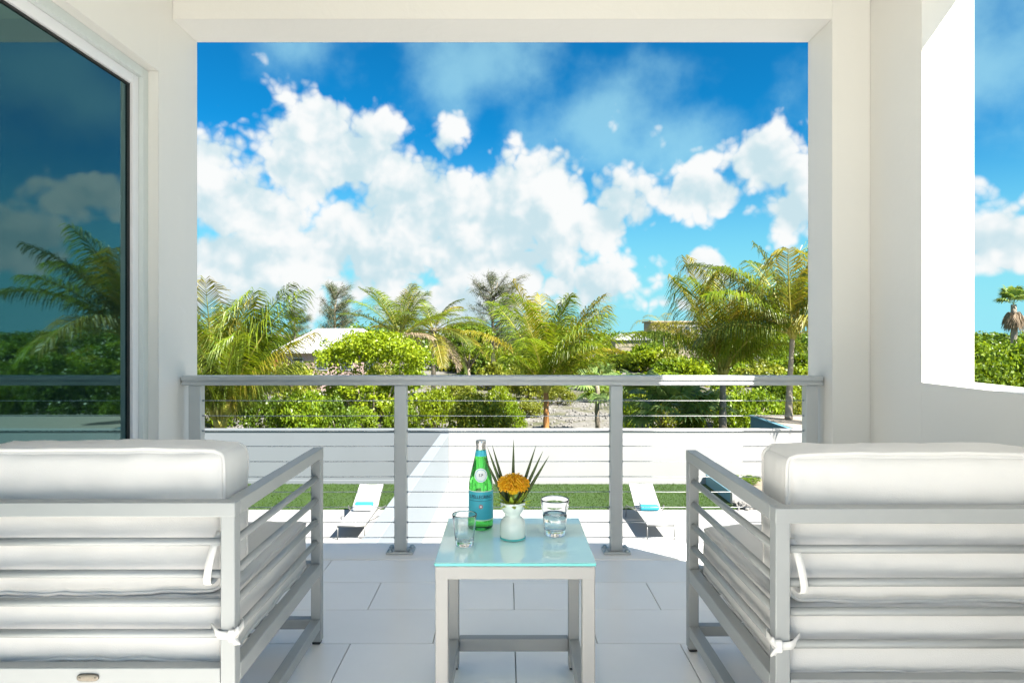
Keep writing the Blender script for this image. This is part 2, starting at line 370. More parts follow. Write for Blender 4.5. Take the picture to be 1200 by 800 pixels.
# ------------------------------------------------------------------ mesh helpers
class MB:
    """collects shapes and links them as ONE mesh object"""
    def __init__(s): s.v = []; s.f = []; s.sm = []
    def add(s, vs, fs, smooth=False):
        b = len(s.v); s.v.extend([tuple(v) for v in vs]); s.f.extend([tuple(b + i for i in f) for f in fs])
        s.sm.extend([smooth] * len(fs)); return s
    def box(s, lo, hi):
        (a, b, c), (d, e, f) = lo, hi
        vs = [(a, b, c), (d, b, c), (d, e, c), (a, e, c), (a, b, f), (d, b, f), (d, e, f), (a, e, f)]
        return s.add(vs, [(0, 3, 2, 1), (4, 5, 6, 7), (0, 1, 5, 4), (1, 2, 6, 5), (2, 3, 7, 6), (3, 0, 4, 7)])
    def bbox(s, lo, hi, r=0.003, seg=2):
        bm = bmesh.new(); bmesh.ops.create_cube(bm, size=1)
        sz = [hi[i] - lo[i] for i in range(3)]; ct = [(hi[i] + lo[i]) / 2 for i in range(3)]
        for v in bm.verts: v.co = Vector([v.co[i] * sz[i] + ct[i] for i in range(3)])
        r = min(r, min(sz) * 0.45)
        bmesh.ops.bevel(bm, geom=list(bm.edges), offset=r, segments=seg, affect='EDGES', profile=0.5)
        bm.verts.index_update()
        for f in bm.faces: f.normal_update()
        vs_ = [v.co.copy() for v in bm.verts]
        big = [f for f in bm.faces if max(abs(c) for c in f.normal) > 0.9999]; rest = [f for f in bm.faces if max(abs(c) for c in f.normal) <= 0.9999]
        b0 = len(s.v)
        s.add(vs_, [[v.index for v in f.verts] for f in big], False)
        for f in rest: s.f.append(tuple(b0 + v.index for v in f.verts)); s.sm.append(True)
        bm.free()
        return s
    def tube(s, pts, rad, n=8, cap=True, closed=False):
        pts = [Vector(p) for p in pts]; m = len(pts)
        rads = rad if isinstance(rad, (list, tuple)) else [rad] * m
        vs = []; fs = []; up = None
        for i, p in enumerate(pts):
            if closed: t = pts[(i + 1) % m] - pts[i - 1]
            else: t = pts[min(i + 1, m - 1)] - pts[max(i - 1, 0)]
            t.normalize()
            if up is None:
                up = Vector((0, 0, 1)) if abs(t.z) < 0.9 else Vector((1, 0, 0))
            x = up.cross(t); x.normalize(); y = t.cross(x); up = y
            for k in range(n):
                a = 2 * PI * k / n
                vs.append(p + (x * math.cos(a) + y * math.sin(a)) * rads[i])
        for i in range(m if closed else m - 1):
            j = (i + 1) % m
            for k in range(n):
                k2 = (k + 1) % n
                fs.append((i * n + k, i * n + k2, j * n + k2, j * n + k))
        if cap and not closed:
            fs.append(tuple(range(n - 1, -1, -1))); fs.append(tuple((m - 1) * n + k for k in range(n)))
        return s.add(vs, fs, True)
    def lathe(s, prof, n=32, ctr=(0, 0, 0), closed=False):
        vs = []; fs = []
        m = len(prof)
        for (r, z) in prof:
            for k in range(n):
                a = 2 * PI * k / n
                vs.append((ctr[0] + max(r, 1e-5) * math.cos(a), ctr[1] + max(r, 1e-5) * math.sin(a), ctr[2] + z))
        for i in range(m if closed else m - 1):
            j = (i + 1) % m
            for k in range(n):
                k2 = (k + 1) % n
                fs.append((i * n + k, i * n + k2, j * n + k2, j * n + k))
        return s.add(vs, fs, True)
    def mesh(s, name):
        me = bpy.data.meshes.new(name); me.from_pydata(s.v, [], s.f)
        me.polygons.foreach_set('use_smooth', s.sm); me.update()
        return me
    def build(s, name, mat, parent=None, weld=False):
        me = s.mesh(name)
        if weld:
            bm = bmesh.new(); bm.from_mesh(me); bmesh.ops.remove_doubles(bm, verts=bm.verts, dist=1e-5)
            bmesh.ops.recalc_face_normals(bm, faces=bm.faces); bm.to_mesh(me); bm.free()
        return link(name, me, mat, parent)


def link(name, me, mat, parent=None):
    if mat is not None and not me.materials: me.materials.append(M[mat] if isinstance(mat, str) else mat)
    o = bpy.data.objects.new(name, me); COL.objects.link(o)
    if parent is not None: o.parent = parent
    return o


def tag(o, label=None, cat=None, group=None, kind=None):
    if label: o['label'] = label
    if cat: o['category'] = cat
    if group: o['group'] = group
    if kind: o['kind'] = kind
    return o


def thing(name, label, cat, loc=(0, 0, 0), rz=0.0, group=None):
    o = bpy.data.objects.new(name, None); COL.objects.link(o)
    o.empty_display_size = 0.2
    o.location = loc; o.rotation_euler = (0, 0, rz)
    return tag(o, label, cat, group)


def copy_tree(o, parent=None):
    c = o.copy(); COL.objects.link(c); c.parent = parent
    for ch in list(o.children): copy_tree(ch, c)
    return c


def np_mesh(name, V, F):
    """V (n,3) array, F (m,3 or 4) array -> mesh, quickly"""
    me = bpy.data.meshes.new(name)
    V = np.asarray(V, dtype=np.float32); F = np.asarray(F, dtype=np.int32)
    k = F.shape[1]
    me.vertices.add(len(V)); me.vertices.foreach_set('co', V.ravel())
    me.loops.add(F.size); me.loops.foreach_set('vertex_index', F.ravel())
    me.polygons.add(len(F)); me.polygons.foreach_set('loop_start', np.arange(0, F.size, k, dtype=np.int32))
    try: me.polygons.foreach_set('loop_total', np.full(len(F), k, dtype=np.int32))
    except Exception: pass
    me.update(calc_edges=True); me.validate()
    return me


FPX = 767.0
def bx(px, d): return (px - 594.0) * d / FPX          # a bearing read off the photograph, at distance d -> world x
def hz(py, d): return CAMZ - (py - 390.0) * d / FPX   # likewise the height
G = -3.77                                             # level of the yard below the terrace

# ------------------------------------------------------------------ the terrace: floor
YF, YB = 3.26, 3.52      # inner and outer face of the front wall line
XL, XR = -1.666, 1.81    # inner faces of the side walls
XP = 1.62                # edge of the pier
ZL = 2.69                # underside of the beam
floor = tag(MB().box((XL - 0.3, -6.0, -0.30), (2.04, 3.50, -0.012)).build('terrace_floor', 'grout'), kind='structure')  # runs on unseen behind the camera as a sunlit bounce surface
TW, TD, GAP = 0.60, 0.2915, 0.0035
tile_meshes = {}
row = 0
y1 = 3.2575
while y1 > -5.8:
    y0 = y1 - TD
    off = 0.33 if row % 2 == 0 else 0.03
    k = -5
    while True:
        xa = off + k * TW; xb = xa + TW; k += 1
        if xb < XL + 0.02: continue
        if xa > XR - 0.02: break
        xa2, xb2 = max(xa, XL + 0.002), min(xb, XR - 0.002)
        w = round(xb2 - xa2 - GAP, 4)
        if w not in tile_meshes:
            tile_meshes[w] = MB().bbox((0, 0, -0.010), (w, TD - GAP, 0.0), 0.0012, 1).mesh('floor_tile')
        t = link('floor_tile', tile_meshes[w], 'tile', floor)
        t.location = (xa2 + GAP / 2, y0 + GAP / 2, random.uniform(-0.0003, 0.0003))
    y1 = y0; row += 1

# ------------------------------------------------------------------ the terrace: walls, beam, ceiling, door
villa = thing('villa_terrace', 'cream plastered covered terrace with wide opening, side window and sliding door', 'terrace', (0, 0, -3.77))
def vpart(name, mb, mat, parent=None):
    o = mb.build(name, mat, parent or villa)
    if parent is None: o.location = (0, 0, 3.77)
    return o
DZ, DY1, DY0 = 2.38, 3.13, -1.0
w = MB()
w.box((-2.05, DY1, -0.012), (XL, YB, ZL + 0.6))
w.box((-2.05, -6.0, DZ), (XL, DY1, ZL + 0.6))
w.box((-2.05, -6.0, -0.012), (XL, DY0, DZ))
vpart('door_wall', w, 'plaster')
vpart('beam', MB().box((XL, YF, ZL), (XP, YB, ZL + 0.6)), 'plaster')
WY0, WY1, WZ = 2.26, 2.857, 0.914
w = MB()
w.box((XR, WY1, -0.012), (2.04, YB, ZL + 0.6))
w.box((XR, WY0, -0.012), (2.04, WY1, WZ))
w.box((XR, WY0, ZL), (2.04, WY1, ZL + 0.6))
w.box((XR, -0.15, -0.012), (2.04, WY0, ZL + 0.6))
w.box((XR, -6.0, -0.012), (2.04, -0.15, 0.914))  # unseen wall kept low behind the camera to let sunlight bounce in
vpart('window_wall', w, 'plaster')
vpart('pier', MB().box((XP, YF, -0.012), (XR, YB, ZL + 0.6)), 'plaster')
vpart('ceiling', MB().box((XL, -0.15, 2.96), (XR, YF, ZL + 0.6)), 'plaster')  # rear edge cut back out of view so more sunlight bounces in
vpart('coping', MB().bbox((XL + 0.001, 3.2595, -0.20), (XP - 0.001, 3.515, 0.004), 0.006, 2), 'coping')
vpart('lower_storey', MB().box((-2.05, -6.0, -3.77), (2.04, 3.40, -0.302)), 'white_paint')
# sliding door
door = vpart('sliding_door', MB().bbox((-1.80, DY1 - 0.045, 0.0), (-1.714, DY1 - 0.001, DZ - 0.001), 0.002)
             .bbox((-1.80, DY0, DZ - 0.046), (-1.714, DY1 - 0.0455, DZ - 0.001), 0.002)
             .bbox((-1.80, DY0, 0.0), (-1.714, DY1 - 0.0455, 0.03), 0.002), 'frame_green')
vpart('door_sash', MB().bbox((-1.79, DY1 - 0.094, 0.031), (-1.735, DY1 - 0.0458, DZ - 0.047), 0.002)
      .bbox((-1.79, DY0, DZ - 0.095), (-1.737, DY1 - 0.0945, DZ - 0.047), 0.002)
      .bbox((-1.79, DY0, 0.031), (-1.737, DY1 - 0.0945, 0.115), 0.002), 'frame_white', door)
vpart('gasket', MB().box((-1.778, DY1 - 0.101, 0.116), (-1.748, DY1 - 0.0948, DZ - 0.102))
      .box((-1.778, DY0, DZ - 0.102), (-1.748, DY1 - 0.0948, DZ - 0.0955)), 'black', door)
vpart('pane', MB().box((-1.770, DY0, 0.116), (-1.757, DY1 - 0.1015, DZ - 0.1025)), 'door_glass', door)

# ------------------------------------------------------------------ cable railing
rail = thing('cable_railing', 'brushed aluminium railing with thin steel cables across the terrace opening', 'railing', (0, 3.37, 0.004))
def rpart(name, mb, mat, parent=None):
    o = mb.build(name, mat, parent or rail); return o
hr = MB()
hr.bbox((-1.660, -0.040, 0.881), (1.614, 0.040, 0.906), 0.006, 3)
hr.bbox((-1.655, -0.034, 0.873), (1.609, 0.034, 0.8815), 0.001, 1)
hr.bbox((-1.660, -0.038, 0.858), (1.614, 0.038, 0.8735), 0.004, 2)
rpart('handrail', hr, 'rail_alu')
cz = [0.7775 - 0.0782 * k for k in range(10)]
PX = [-1.597, -0.545, 0.561, 1.560]
for i, x in enumerate(PX):
    p = rpart('post', MB().bbox((x - 0.031, -0.026, 0.012), (x + 0.031, 0.026, 0.8575), 0.004, 2), 'rail_alu')
    if i in (1, 2):
        rpart('base_plate', MB().bbox((x - 0.070, -0.050, 0.0), (x + 0.070, 0.050, 0.0118), 0.004, 2), 'rail_alu', p)
        for sx in (-1, 1):
            for sy in (-1, 1):
                c = (x + sx * 0.052, sy * 0.033)
                rpart('bolt', MB().lathe([(0.0, .0245), (.008, .0245), (.010, .022), (.010, .016), (.0155, .0155), (.0155, .0119)], 12, (c[0], c[1], 0)), 'bolt', p)
    for z in cz:
        for s in (-1, 1):
            if (i == 0 and s < 0) or (i == 3 and s > 0): continue
            xx = x + s * 0.0312
            rpart('cable_fitting', MB().tube([(xx, 0, z), (xx + s * 0.006, 0, z)], 0.005, 8), 'bolt', p)
for z in cz:
    for a, b in zip(PX[:-1], PX[1:]):
        pts = [(a + 0.034 + (b - a - 0.068) * t / 6, 0, z - 0.0012 * math.sin(PI * t / 6)) for t in range(7)]
        rpart('cable', MB().tube(pts, 0.0021, 6), 'steel')

# ------------------------------------------------------------------ cushioned armchairs
def cushion_mb(w, d, h, r, puff, seed, n=26, sag=0.0):
    """stuffed box cushion centred on x,y with its bottom at z=0"""
    rnd = random.Random(seed); offs = Vector((rnd.random() * 50, rnd.random() * 50, rnd.random() * 50))
    hx, hy, hzz = w / 2, d / 2, h / 2
    def shape(p):
        u, v, t = p          # each in [-1,1]
        q = Vector((u * hx, v * hy, t * hzz))
        c = Vector((max(-hx + r, min(hx - r, q.x)), max(-hy + r, min(hy - r, q.y)), max(-hzz + r, min(hzz - r, q.z))))
        dv = q - c
        if dv.length > 1e-9: q = c + dv.normalized() * min(r, dv.length)
        bu, bv, bt = (1 - u * u), (1 - v * v), (1 - t * t)
        q.z += math.copysign(puff[2] * max(bu, 0) ** .6 * max(bv, 0) ** .6, t) * (abs(t) ** 2)
        q.y += math.copysign(puff[1] * max(bu, 0) ** .6 * max(bt, 0) ** .6, v) * (abs(v) ** 2)
        q.x += math.copysign(puff[0] * max(bv, 0) ** .6 * max(bt, 0) ** .6, u) * (abs(u) ** 2)
        nn = mnoise.noise(q * 4.5 + offs) * 0.008 + mnoise.noise(Vector((q.x * 13, q.y * 13, q.z * 9)) + offs) * 0.0050
        crn = min(1.0, max(abs(u), abs(v)) ** 6 + 0.25)
        nn += crn * 0.0035 * mnoise.noise(Vector((q.x * 34, q.y * 34, q.z * 8)) + offs) + crn * 0.0035 * mnoise.noise(Vector((q.x * 20 + q.z * 22, q.y * 12, q.z * 20 - q.x * 18)) + offs)
        dirv = Vector((u / hx, v / hy, t / hzz)); dirv.normalize()
        q += dirv * nn
        q.z -= sag * (max(bu, 0)) * (1 if t > 0 else 0) * abs(t)
        return q + Vector((0, 0, hzz))
    mb = MB(); nn = (int(n * 1.6), int(n * 1.2), n)
    def ax(k, m): return -1 + 2 * k / m
    for axis in range(3):
        a, b = [i for i in range(3) if i != axis]
        na, nb = nn[a], nn[b]
        for sgn in (-1, 1):
            vs = []
            for i in range(na + 1):
                for j in range(nb + 1):
                    p = [0, 0, 0]; p[axis] = sgn; p[a] = ax(i, na); p[b] = ax(j, nb)
                    # denser rows near the edges
                    p[a] = math.sin(p[a] * PI / 2) if True else p[a]; p[b] = math.sin(p[b] * PI / 2)
                    vs.append(shape(p))
            fs = []
            for i in range(na):
                for j in range(nb):
                    f = (i * (nb + 1) + j, (i + 1) * (nb + 1) + j, (i + 1) * (nb + 1) + j + 1, i * (nb + 1) + j + 1)
                    fs.append(f)
            mb.add(vs, fs, True)
    return mb, shape


def make_armchair(name, label, badge, mirror, seed):
    """chair seen from behind; local origin: floor, middle of the rear; +y is the front; inner (table) side is +x"""
    c = thing(name, label, 'armchair', group='armchairs facing the railing')
    W, D, T, H = 0.80, 0.785, 0.037, 0.71
    hw = W / 2
    a = 'alu'
    mf = lambda lo, hi: ((lo, hi))
    # welded perimeter frames
    for sx in (-1, 1):
        x0, x1 = (hw - T, hw) if sx > 0 else (-hw, -hw + T)
        for (ya, yb) in ((0, T), (D - T, D)):
            leg = MB().bbox((x0 + .0005, ya + .0005, 0.010), (x1 - .0005, yb - .0005, H - T + 0.006), 0.003).build('leg', a, c)
            MB().bbox((x0 + 0.004, ya + 0.004, 0.0), (x1 - 0.004, yb - 0.004, 0.0098), 0.002, 1).build('glide', 'black', leg)
        MB().bbox((x0, T + 0.0004, H - T), (x1, D, H), 0.003).build('arm_rail', a, c)
        MB().bbox((x0 + 0.001, T + 0.0004, 0.250), (x1 - 0.001, D - T - 0.0004, 0.295), 0.003).build('seat_rail', a, c)
        MB().bbox((x0 + 0.001, T + 0.0004, 0.055), (x1 - 0.001, D - T - 0.0004, 0.093), 0.003).build('stretcher', a, c)
        for z in (0.602, 0.524, 0.447, 0.370):
            xm = (x0 + x1) / 2
            MB().tube([(xm, T - 0.004, z), (xm, D - T + 0.004, z)], 0.0105, 12).build('side_bar', a, c)
    MB().bbox((-hw, 0, H - T), (hw, T, H), 0.003).build('back_rail', a, c)
    br = MB().bbox((-hw + T + 0.0004, 0.001, 0.252), (hw - T - 0.0004, T - 0.001, 0.300), 0.003).build('seat_rail', a, c)
    MB().bbox((-hw + T + 0.0004, D - T + 0.001, 0.250), (hw - T - 0.0004, D - 0.001, 0.295), 0.003).build('seat_rail', a, c)
    MB().bbox((-hw + T + 0.0004, D - T + 0.001, 0.056), (hw - T - 0.0004, D - 0.002, 0.092), 0.003).build('stretcher', a, c)
    MB().bbox((-hw + T + 0.0004, 0.001, 0.056), (hw - T - 0.0004, T - 0.001, 0.092), 0.003).build('stretcher', a, c)
    for z in (0.607, 0.527, 0.456, 0.378):
        MB().tube([(-hw + T - 0.004, T / 2, z), (hw - T + 0.004, T / 2, z)], 0.0105, 12).build('back_bar', a, c)
    for k in range(3):
        MB().bbox((-hw + T + 0.0008, 0.2 + 0.2 * k, 0.262), (hw - T - 0.0008, 0.225 + 0.2 * k, 0.284), 0.002, 1).build('seat_support', a, c)
    # seat cushion
    sw, sd, sh = W - 2 * T - 0.02, D - T - 0.055, 0.168
    mb, sp = cushion_mb(sw, sd, sh, 0.020, (0.006, 0.004, 0.012), seed)
    seat = mb.build('seat_cushion', 'fabric', c, True); seat.location = (0, T + 0.010 + sd / 2, 0.286)
    piping(seat, sp, ((2, -0.93), (2, 0.93)))
    # back cushion
    bw, bd, bh = W - 2 * T - 0.045, 0.175, 0.362
    mb, sp = cushion_mb(bw, bd, bh, 0.032, (0.012, 0.005, 0.016), seed + 1)
    back = mb.build('back_cushion', 'fabric', c, True); back.location = (0, T + 0.014 + bd / 2, 0.462)
    back.rotation_euler = (R(-1.5), 0, R(0.5 * mirror))
    piping(back, sp, ((1, -0.90), (1, 0.90)))
    # ties: one loops over the second bar, the other is knotted round the inner rear leg
    sx = mirror
    xs = sx * (hw - T - 0.020)
    pts = [(xs, 0.030 + 0.018, 0.625), (xs, 0.012, 0.600), (xs - sx * 0.004, -0.006, 0.560), (xs - sx * 0.008, -0.010, 0.522),
           (xs - sx * 0.008, 0.000, 0.507), (xs - sx * 0.006, 0.020, 0.508), (xs - sx * 0.002, 0.040, 0.525)]
    strap(pts, 0.018, 0.002, Vector((1, 0, 0))).build('tie', 'strap', c)
    zt = 0.385
    xi, xo = sx * (hw - T), sx * hw
    e = 0.004
    loop = [(xi - sx * 0.035, 0.030, zt + 0.004), (xi - sx * 0.012, 0.006, zt + 0.002), (xi, -e, zt), (xi + sx * 0.015, -e, zt - 0.002),
            (xo - sx * 0.002, -e, zt - 0.003), (xo + sx * e, 0.004, zt - 0.002), (xo + sx * e, 0.020, zt + 0.002), (xo + sx * e, T + 0.006, zt + 0.006), (xo - sx * 0.004, T + 0.014, zt + 0.008)]
    tie = strap(loop, 0.019, 0.0022, Vector((0, 0, 1))).build('tie', 'strap', c)
    kn = MB()
    kn.bbox((xo - sx * 0.004 - 0.009, -0.013, zt - 0.016), (xo - sx * 0.004 + 0.009, -0.003, zt + 0.014), 0.004, 3)
    kn.build('knot', 'strap', tie)
    strap([(xo - sx * 0.004, -0.008, zt), (xo + sx * 0.010, -0.014, zt + 0.012), (xo + sx * 0.014, -0.008, zt + 0.019)], 0.014, 0.002, Vector((0, 0.3, 1))).build('tie_end', 'strap', tie)
    strap([(xo - sx * 0.004, -0.008, zt - 0.004), (xo + sx * 0.010, -0.012, zt - 0.018), (xo + sx * 0.010, -0.010, zt - 0.022)], 0.013, 0.002, Vector((1, 0.3, 0))).build('tie_end', 'strap', tie)
    if badge:
        bd_ = MB()
        n = 24; ring = []
        for k in range(n):
            t = 2 * PI * k / n
            ring.append((0.027 * math.copysign(abs(math.cos(t)) ** 0.55, math.cos(t)), 0.0095 * math.copysign(abs(math.sin(t)) ** 0.75, math.sin(t))))
        vs = [(x, -0.0005, z) for x, z in ring] + [(x, -0.0035, z) for x, z in ring] + [(x * .86, -0.0045, z * .78) for x, z in ring]
        fs = [(k, (k + 1) % n, n + (k + 1) % n, n + k) for k in range(n)] + [(n + k, n + (k + 1) % n, 2 * n + (k + 1) % n, 2 * n + k) for k in range(n)] + [tuple(range(2 * n, 3 * n))]
        bd_.add(vs, fs, True)
        for sx2 in (-1, 1):
            bd_.lathe([(0.0, 0.002), (0.002, 0.0015), (0.0028, 0.0)], 8, (0, 0, 0))
            # rivets lie on the face of the plate
            m = len(bd_.v); cnt = 3 * 8
            for i in range(m - cnt, m):
                x, y, z = bd_.v[i]; bd_.v[i] = (x + sx2 * 0.0185, -0.0045 - z, y)
        b = bd_.build('badge', 'badge', br); b.location = (0.036, 0.001, 0.277)
    return c


def piping(cush, shape, rings):
    """welted seams that follow the cushion's edges"""
    for axis, val in rings:
        pts = []
        a, b = [i for i in range(3) if i != axis]
        n = 26
        per = [(-1 + 2 * i / n, -1) for i in range(n)] + [(1, -1 + 2 * i / n) for i in range(n)] + [(1 - 2 * i / n, 1) for i in range(n)] + [(-1, 1 - 2 * i / n) for i in range(n)]
        for (u, v) in per:
            p = [0, 0, 0]; p[axis] = val; p[a] = u; p[b] = v
            q = shape(p); cq = Vector((0, 0, 0)); dq = Vector([0 if k_ == axis else p[k_] ** 5 for k_ in range(3)]); pts.append(q + (dq.normalized() * 0.003 if dq.length > 0 else dq))
        MB().tube(pts, 0.0052, 6, closed=True).build('piping', 'fabric', cush)


def strap(pts, width, th, wdir):
    """flat webbing strip along pts"""
    pts = [Vector(p) for p in pts]; wd = wdir.normalized()
    mb = MB(); vs = []; fs = []
    # smooth the path
    sm = []
    for i in range(len(pts) - 1):
        p0 = pts[max(i - 1, 0)]; p1 = pts[i]; p2 = pts[i + 1]; p3 = pts[min(i + 2, len(pts) - 1)]
        for t in (0, 0.33, 0.66):
            sm.append(0.5 * ((2 * p1) + (p2 - p0) * t + (2 * p0 - 5 * p1 + 4 * p2 - p3) * t * t + (3 * p1 - p0 - 3 * p2 + p3) * t ** 3))
    sm.append(pts[-1])
    for i, p in enumerate(sm):
        t = (sm[min(i + 1, len(sm) - 1)] - sm[max(i - 1, 0)]).normalized()
        nrm = t.cross(wd); nrm.normalize(); ww = nrm.cross(t); ww.normalize()
        for sx, sn in ((-1, -1), (1, -1), (1, 1), (-1, 1)):
            vs.append(p + ww * (sx * width / 2) + nrm * (sn * th / 2))
    for i in range(len(sm) - 1):
        for k in range(4):
            k2 = (k + 1) % 4
            fs.append((i * 4 + k, i * 4 + k2, (i + 1) * 4 + k2, (i + 1) * 4 + k))
    fs.append((3, 2, 1, 0)); m = (len(sm) - 1) * 4; fs.append((m, m + 1, m + 2, m + 3))
    mb.add(vs, fs, True); return mb


ch1 = make_armchair('armchair', 'grey metal armchair with white cushions and oval badge, beside the sliding door', True, 1, 11)
ch1.location = (-0.674 - 0.40, 1.622, 0)
ch2 = make_armchair('armchair', 'grey metal armchair with white cushions, beside the side window wall', False, -1, 23)
ch2.location = (0.643 + 0.40, 1.567, 0)

# ------------------------------------------------------------------ side table
tb = thing('side_table', 'square grey metal side table with aqua glass top between the armchairs', 'table', (0.023, 1.795, 0))
TWd, TDp, TH, LT = 0.44, 0.432, 0.50, 0.0365
gt = MB().bbox((-TWd / 2 - 0.002, -0.002, TH - 0.0095), (TWd / 2 + 0.002, TDp + 0.002, TH), 0.0022, 2).build('glass_top', 'aqua_glass', tb)
gt.data.materials.append(M['aqua_edge'])
for p in gt.data.polygons:
    if abs(p.normal.z) < 0.9: p.material_index = 1
for sx in (-1, 1):
    x0, x1 = (TWd / 2 - LT, TWd / 2) if sx > 0 else (-TWd / 2, -TWd / 2 + LT)
    for (ya, yb) in ((0, LT), (TDp - LT, TDp)):
        l = MB().bbox((x0 + .0005, ya + .0005, 0.008), (x1 - .0005, yb - .0005, TH - 0.0100 - LT + 0.006), 0.003).build('leg', 'table_alu', tb)
        MB().bbox((x0 + .004, ya + .004, 0), (x1 - .004, yb - .004, 0.0078), 0.002, 1).build('glide', 'black', l)
    MB().bbox((x0 + .001, LT + .0004, TH - 0.0103 - LT), (x1 - .001, TDp - LT - .0004, TH - 0.0103), 0.003).build('top_rail', 'table_alu', tb)
    MB().bbox((x0 + .001, LT + .0004, 0.062), (x1 - .001, TDp - LT - .0004, 0.106), 0.003).build('stretcher', 'table_alu', tb)
for ya in (0, TDp - LT):
    MB().bbox((-TWd / 2, ya, TH - 0.0100 - LT), (TWd / 2, ya + LT, TH - 0.0100), 0.003).build('top_rail', 'table_alu', tb)
MB().bbox((-TWd / 2 + LT + .0004, TDp - LT + .001, 0.063), (TWd / 2 - LT - .0004, TDp - .001, 0.105), 0.003).build('stretcher', 'table_alu', tb)

# ------------------------------------------------------------------ bottle
TZ = TH
bo = thing('water_bottle', 'tall green glass water bottle with aqua label on the side table', 'bottle', (-0.084, 2.118, TZ))
prof = [(0.0, 0.004), (0.026, 0.001), (0.034, 0.0005), (0.038, 0.004), (0.0395, 0.010), (0.0395, 0.128), (0.0385, 0.146), (0.0352, 0.166), (0.0300, 0.188),
        (0.0245, 0.210), (0.0195, 0.232), (0.0165, 0.248), (0.0150, 0.258), (0.0146, 0.266), (0.0150, 0.2665), (0.0150, 0.270), (0.0, 0.2702)]
MB().lathe(prof, 48).build('glass_body', 'green_glass', bo, True)
MB().lathe([(0.0156, 0.2505), (0.0157, 0.262), (0.0159, 0.2625), (0.0159, 0.266), (0.0163, 0.2665), (0.0164, 0.281), (0.0150, 0.2832), (0.0, 0.2836)], 32).build('cap', 'cap', bo)
def band(r0, z0, r1, z1, a0, a1, n=40):
    mb = MB(); vs = []; fs = []
    for i in range(n + 1):
        a = a0 + (a1 - a0) * i / n
        vs += [(r0 * math.cos(a), r0 * math.sin(a), z0), (r1 * math.cos(a), r1 * math.sin(a), z1)]
    for i in range(n): fs.append((2 * i, 2 * i + 2, 2 * i + 3, 2 * i + 1))
    return mb.add(vs, fs, True)
F0 = R(-90 + 2)       # the label faces the camera
lb = band(0.0398, 0.036, 0.0398, 0.124, F0 - R(120), F0 + R(120)).build('label', 'label_aqua', bo)
band(0.0400, 0.0325, 0.0400, 0.0355, F0 - R(120), F0 + R(120)).build('label_border', 'label_white', lb)
band(0.0400, 0.1245, 0.0400, 0.1265, F0 - R(120), F0 + R(120)).build('label_border', 'label_white', lb)
band(0.0199, 0.2335, 0.0160, 0.2520, F0 - PI, F0 + PI, 60).build('neck_label', 'label_aqua', bo)
def body_r(z):
    for (ra, za), (rb, zb) in zip(prof[5:], prof[6:]):
        if za <= z <= zb: return ra + (rb - ra) * (z - za) / (zb - za)
    return 0.0395
def wrap(mb2d, lift, zc):
    """flat shapes (x, z) pressed on to the bottle"""
    out = MB(); vs = []
    for (x, z) in mb2d[0]:
        r = body_r(zc + z) + lift
        a = F0 + x / r
        vs.append((r * math.cos(a), r * math.sin(a), zc + z))
    out.add(vs, mb2d[1], False); return out
def disc2(r, n=32, cx=0.0, cz=0.0, rings=4):
    vs = [(cx, cz)]; fs = []
    for j in range(1, rings + 1):
        for k in range(n):
            t = 2 * PI * k / n; vs.append((cx + r * j / rings * math.cos(t), cz + r * j / rings * math.sin(t)))
    for k in range(n): fs.append((0, 1 + k, 1 + (k + 1) % n))
    for j in range(1, rings):
        for k in range(n):
            a = 1 + (j - 1) * n; b = 1 + j * n
            fs.append((a + k, b + k, b + (k + 1) % n, a + (k + 1) % n))
    return vs, fs
def star2(r, r2, n, cz=0.0):
    vs = [(0, cz)]; fs = []
    for k in range(2 * n):
        t = PI * k / n + PI / 2; rr = r if k % 2 == 0 else r2
        vs.append((rr * math.cos(t), cz + rr * math.sin(t)))
    for k in range(2 * n): fs.append((0, 1 + k, 1 + (k + 1) % (2 * n)))
    return vs, fs
em = wrap(disc2(0.0215), 0.0009, 0.176).build('emblem', 'label_white', bo)
def ring2(r0, r1, n=36, cz=0.0):
    vs = []; fs = []
    for k in range(n):
        t = 2 * PI * k / n; vs += [(r0 * math.cos(t), cz + r0 * math.sin(t)), (r1 * math.cos(t), cz + r1 * math.sin(t))]
    for k in range(n): k2 = (k + 1) % n; fs.append((2 * k, 2 * k + 1, 2 * k2 + 1, 2 * k2))
    return vs, fs
wrap(ring2(0.0170, 0.0182), 0.0015, 0.176).build('emblem_ring', 'label_aqua', em)
def text2(s, size, cx=0.0, cz=0.0, stretch=1.0):
    cu = bpy.data.curves.new('lettering', 'FONT'); cu.body = s; cu.size = size; cu.align_x = 'CENTER'; cu.align_y = 'CENTER'
    cu.resolution_u = 2; cu.offset = size * 0.012
    o = bpy.data.objects.new('lettering', cu); COL.objects.link(o)
    bpy.context.view_layer.update()
    me = bpy.data.meshes.new_from_object(o)
    vs = [(v.co.x * stretch + cx, v.co.y + cz) for v in me.vertices]; fs = [tuple(p.vertices) for p in me.polygons]
    bpy.data.objects.remove(o); bpy.data.meshes.remove(me); bpy.data.curves.remove(cu)
    return vs, fs
wrap(text2('S.P', 0.012, stretch=1.0), 0.0017, 0.176).build('lettering', 'label_navy', em)
wrap(text2('S.PELLEGRINO', 0.0150, stretch=0.86), 0.0012, 0.108).build('lettering', 'label_navy', lb)
wrap(star2(0.0085, 0.0045, 8), 0.0009, 0.078).build('star', 'label_red', lb)
wrap(disc2(0.0032, 16, rings=2), 0.0013, 0.078).build('star_centre', 'label_white', lb)
wrap(([(-.05, -.0004), (.05, -.0004), (.05, .0004), (-.05, .0004)] if False else [(x, z) for x in [(-.045 + .09 * i / 24) for i in range(25)] for z in (-.0006, .0006)],
      [(2 * i, 2 * i + 2, 2 * i + 3, 2 * i + 1) for i in range(24)]), 0.0010, 0.096).build('label_rule', 'label_navy', lb)

